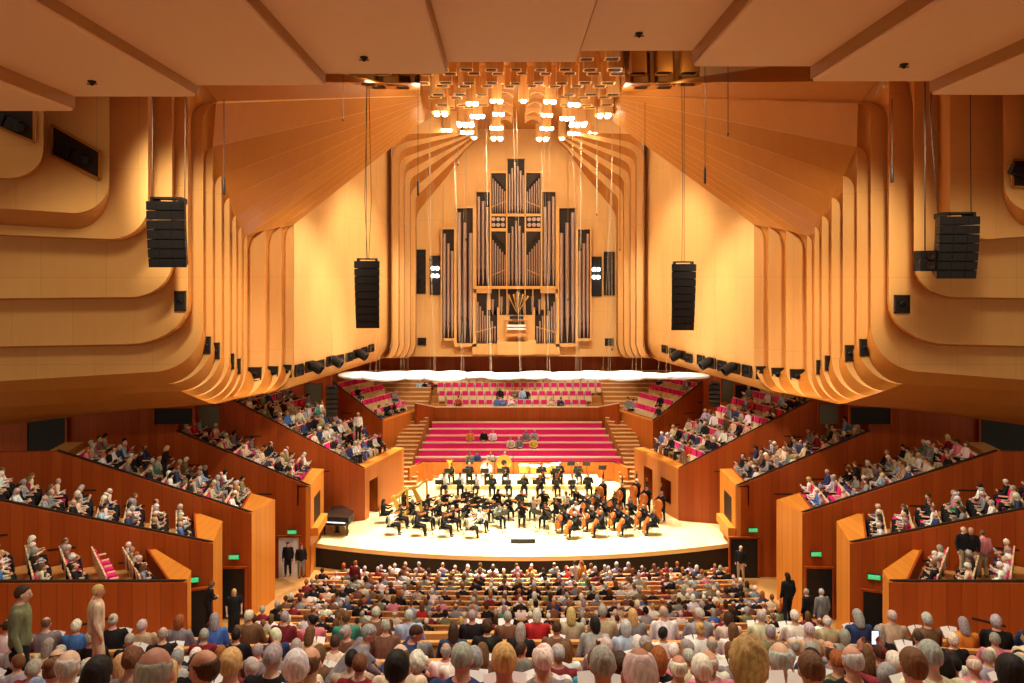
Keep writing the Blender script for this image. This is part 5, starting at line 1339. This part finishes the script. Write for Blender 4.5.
# grand piano
o = empty('grand_piano', (-9.7, 39.6, 0), -.15, label='black grand piano with closed lid left of the orchestra', cat='piano')
out = [(-.75, -.75), (.75, -.75), (.75, -.1), (.62, .35), (.35, .55), (.1, .85), (-.25, 1.05), (-.6, 1.0), (-.75, .8)]
m = MB(); m.prism(out, .62, .96); m.build('case', 'black', o); m = MB(); m.prism([(x * 1.03, y * 1.03) for x, y in out], .965, 1.0); m.build('lid', 'pianolid', o)
m = MB(); m.box((0, -.86, .68), (1.42, .26, .10)); m.build('keybed', 'black', o); m = MB(); m.box((0, -.88, .74), (1.22, .15, .02)); m.build('keyboard', 'white', o)
for x, y in ((-.62, -.6), (.62, -.6), (-.3, .8)): m = MB(); m.lathe([(.07, .62), (.05, .3), (.035, .1), (.05, .0)], (x, y, 0), 10); m.build('leg', 'black', o, 40)
m = MB(); m.box((0, -.4, .35), (.2, .05, .6)); m.box((0, -.45, .1), (.3, .1, .04)); m.build('pedal_lyre', 'black', o)
# percussion
for k, (x, y) in enumerate(((.35, 48.2), (1.05, 47.95), (1.75, 48.05), (2.4, 48.35))):
    o = empty('timpani', (x, y, .5), label='copper-gold kettledrum with white head, %s from the left' % ORD[k], cat='drum', group='kettledrums')
    m = MB(); m.lathe([(.02, .28), (.2, .34), (.31, .5), (.34, .78), (.36, .8), (.36, .84)], (0, 0, 0), 20); m.build('bowl', 'gold', o, 40)
    m = MB(); m.lathe([(.35, .835), (.34, .85), (.01, .852)], (0, 0, 0), 20); m.build('drumhead', 'white', o)
    m = MB(); [m.tube([(.3 * math.cos(a), .3 * math.sin(a), .6), (.3 * math.cos(a), .3 * math.sin(a), 0)], .018, 6) for a in (.6, 2.7, 4.8)]; m.build('stand', 'metal', o)
o = empty('tam_tam', (-.95, 48.4, .5), label='large bronze gong hanging in a frame at the back of the stage', cat='gong')
m = MB(); m.lathe([(.01, -.02), (.42, -.03), (.5, .03), (.48, .04), (.01, .03)], (0, 0, 0), 24); m.xf(Matrix.Translation((0, 0, .95)) @ Matrix.Rotation(PI / 2, 4, 'X')); m.build('disc', 'brassdark', o, 40)
m = MB(); m.lathe([(.01, -.0), (.18, .0), (.18, .03), (.01, .05)], (0, 0, 0), 20); m.xf(Matrix.Translation((0, -.06, .95)) @ Matrix.Rotation(PI / 2, 4, 'X')); m.build('boss', 'dark', o, 40)
m = MB(); m.tube([(-.6, 0, 0), (-.6, 0, 1.55), (.6, 0, 1.55), (.6, 0, 0)], .025, 8); m.bar((-.6, -.3, .02), (-.6, .3, .02), .05); m.bar((.6, -.3, .02), (.6, .3, .02), .05); m.build('frame', 'black', o)
o = empty('bass_drum', (-2.1, 48.3, .5), label='upright bass drum at the back of the stage left of the gong', cat='drum')
m = MB(); m.lathe([(.42, -.2), (.44, -.19), (.44, .19), (.42, .2)], (0, 0, 0), 24); m.xf(Matrix.Translation((0, 0, .62)) @ Matrix.Rotation(PI / 2, 4, 'X')); m.build('shell', 'violin', o, 40)
m = MB(); m.lathe([(.40, -.205), (.01, -.21)], (0, 0, 0), 24); m.xf(Matrix.Translation((0, 0, .62)) @ Matrix.Rotation(-PI / 2, 4, 'X')); m.build('drumhead', 'white', o)
m = MB(); m.bar((-.35, -.2, .0), (-.35, .2, .3), .05); m.bar((.35, -.2, 0), (.35, .2, .3), .05); m.bar((-.35, 0, .12), (.35, 0, .12), .05); m.build('cradle', 'black', o)
for k, (x, y, z) in enumerate(((3.4, 47.9, .5), (4.4, 47.9, .5), (5.3, 46.9, .5), (-3.2, 48.2, .5))):
    place('stand', (x, y, z), (0, 0, PI), 'unused black music stand at the back, %s from the left' % ['second', 'third', 'fourth', 'first'][k], 'music stands')
# wooden cello podiums at the right and left front
for k, (x, y) in enumerate(((6.3, 38.9), (6.9, 40.0), (-6.9, 38.7))):
    pass
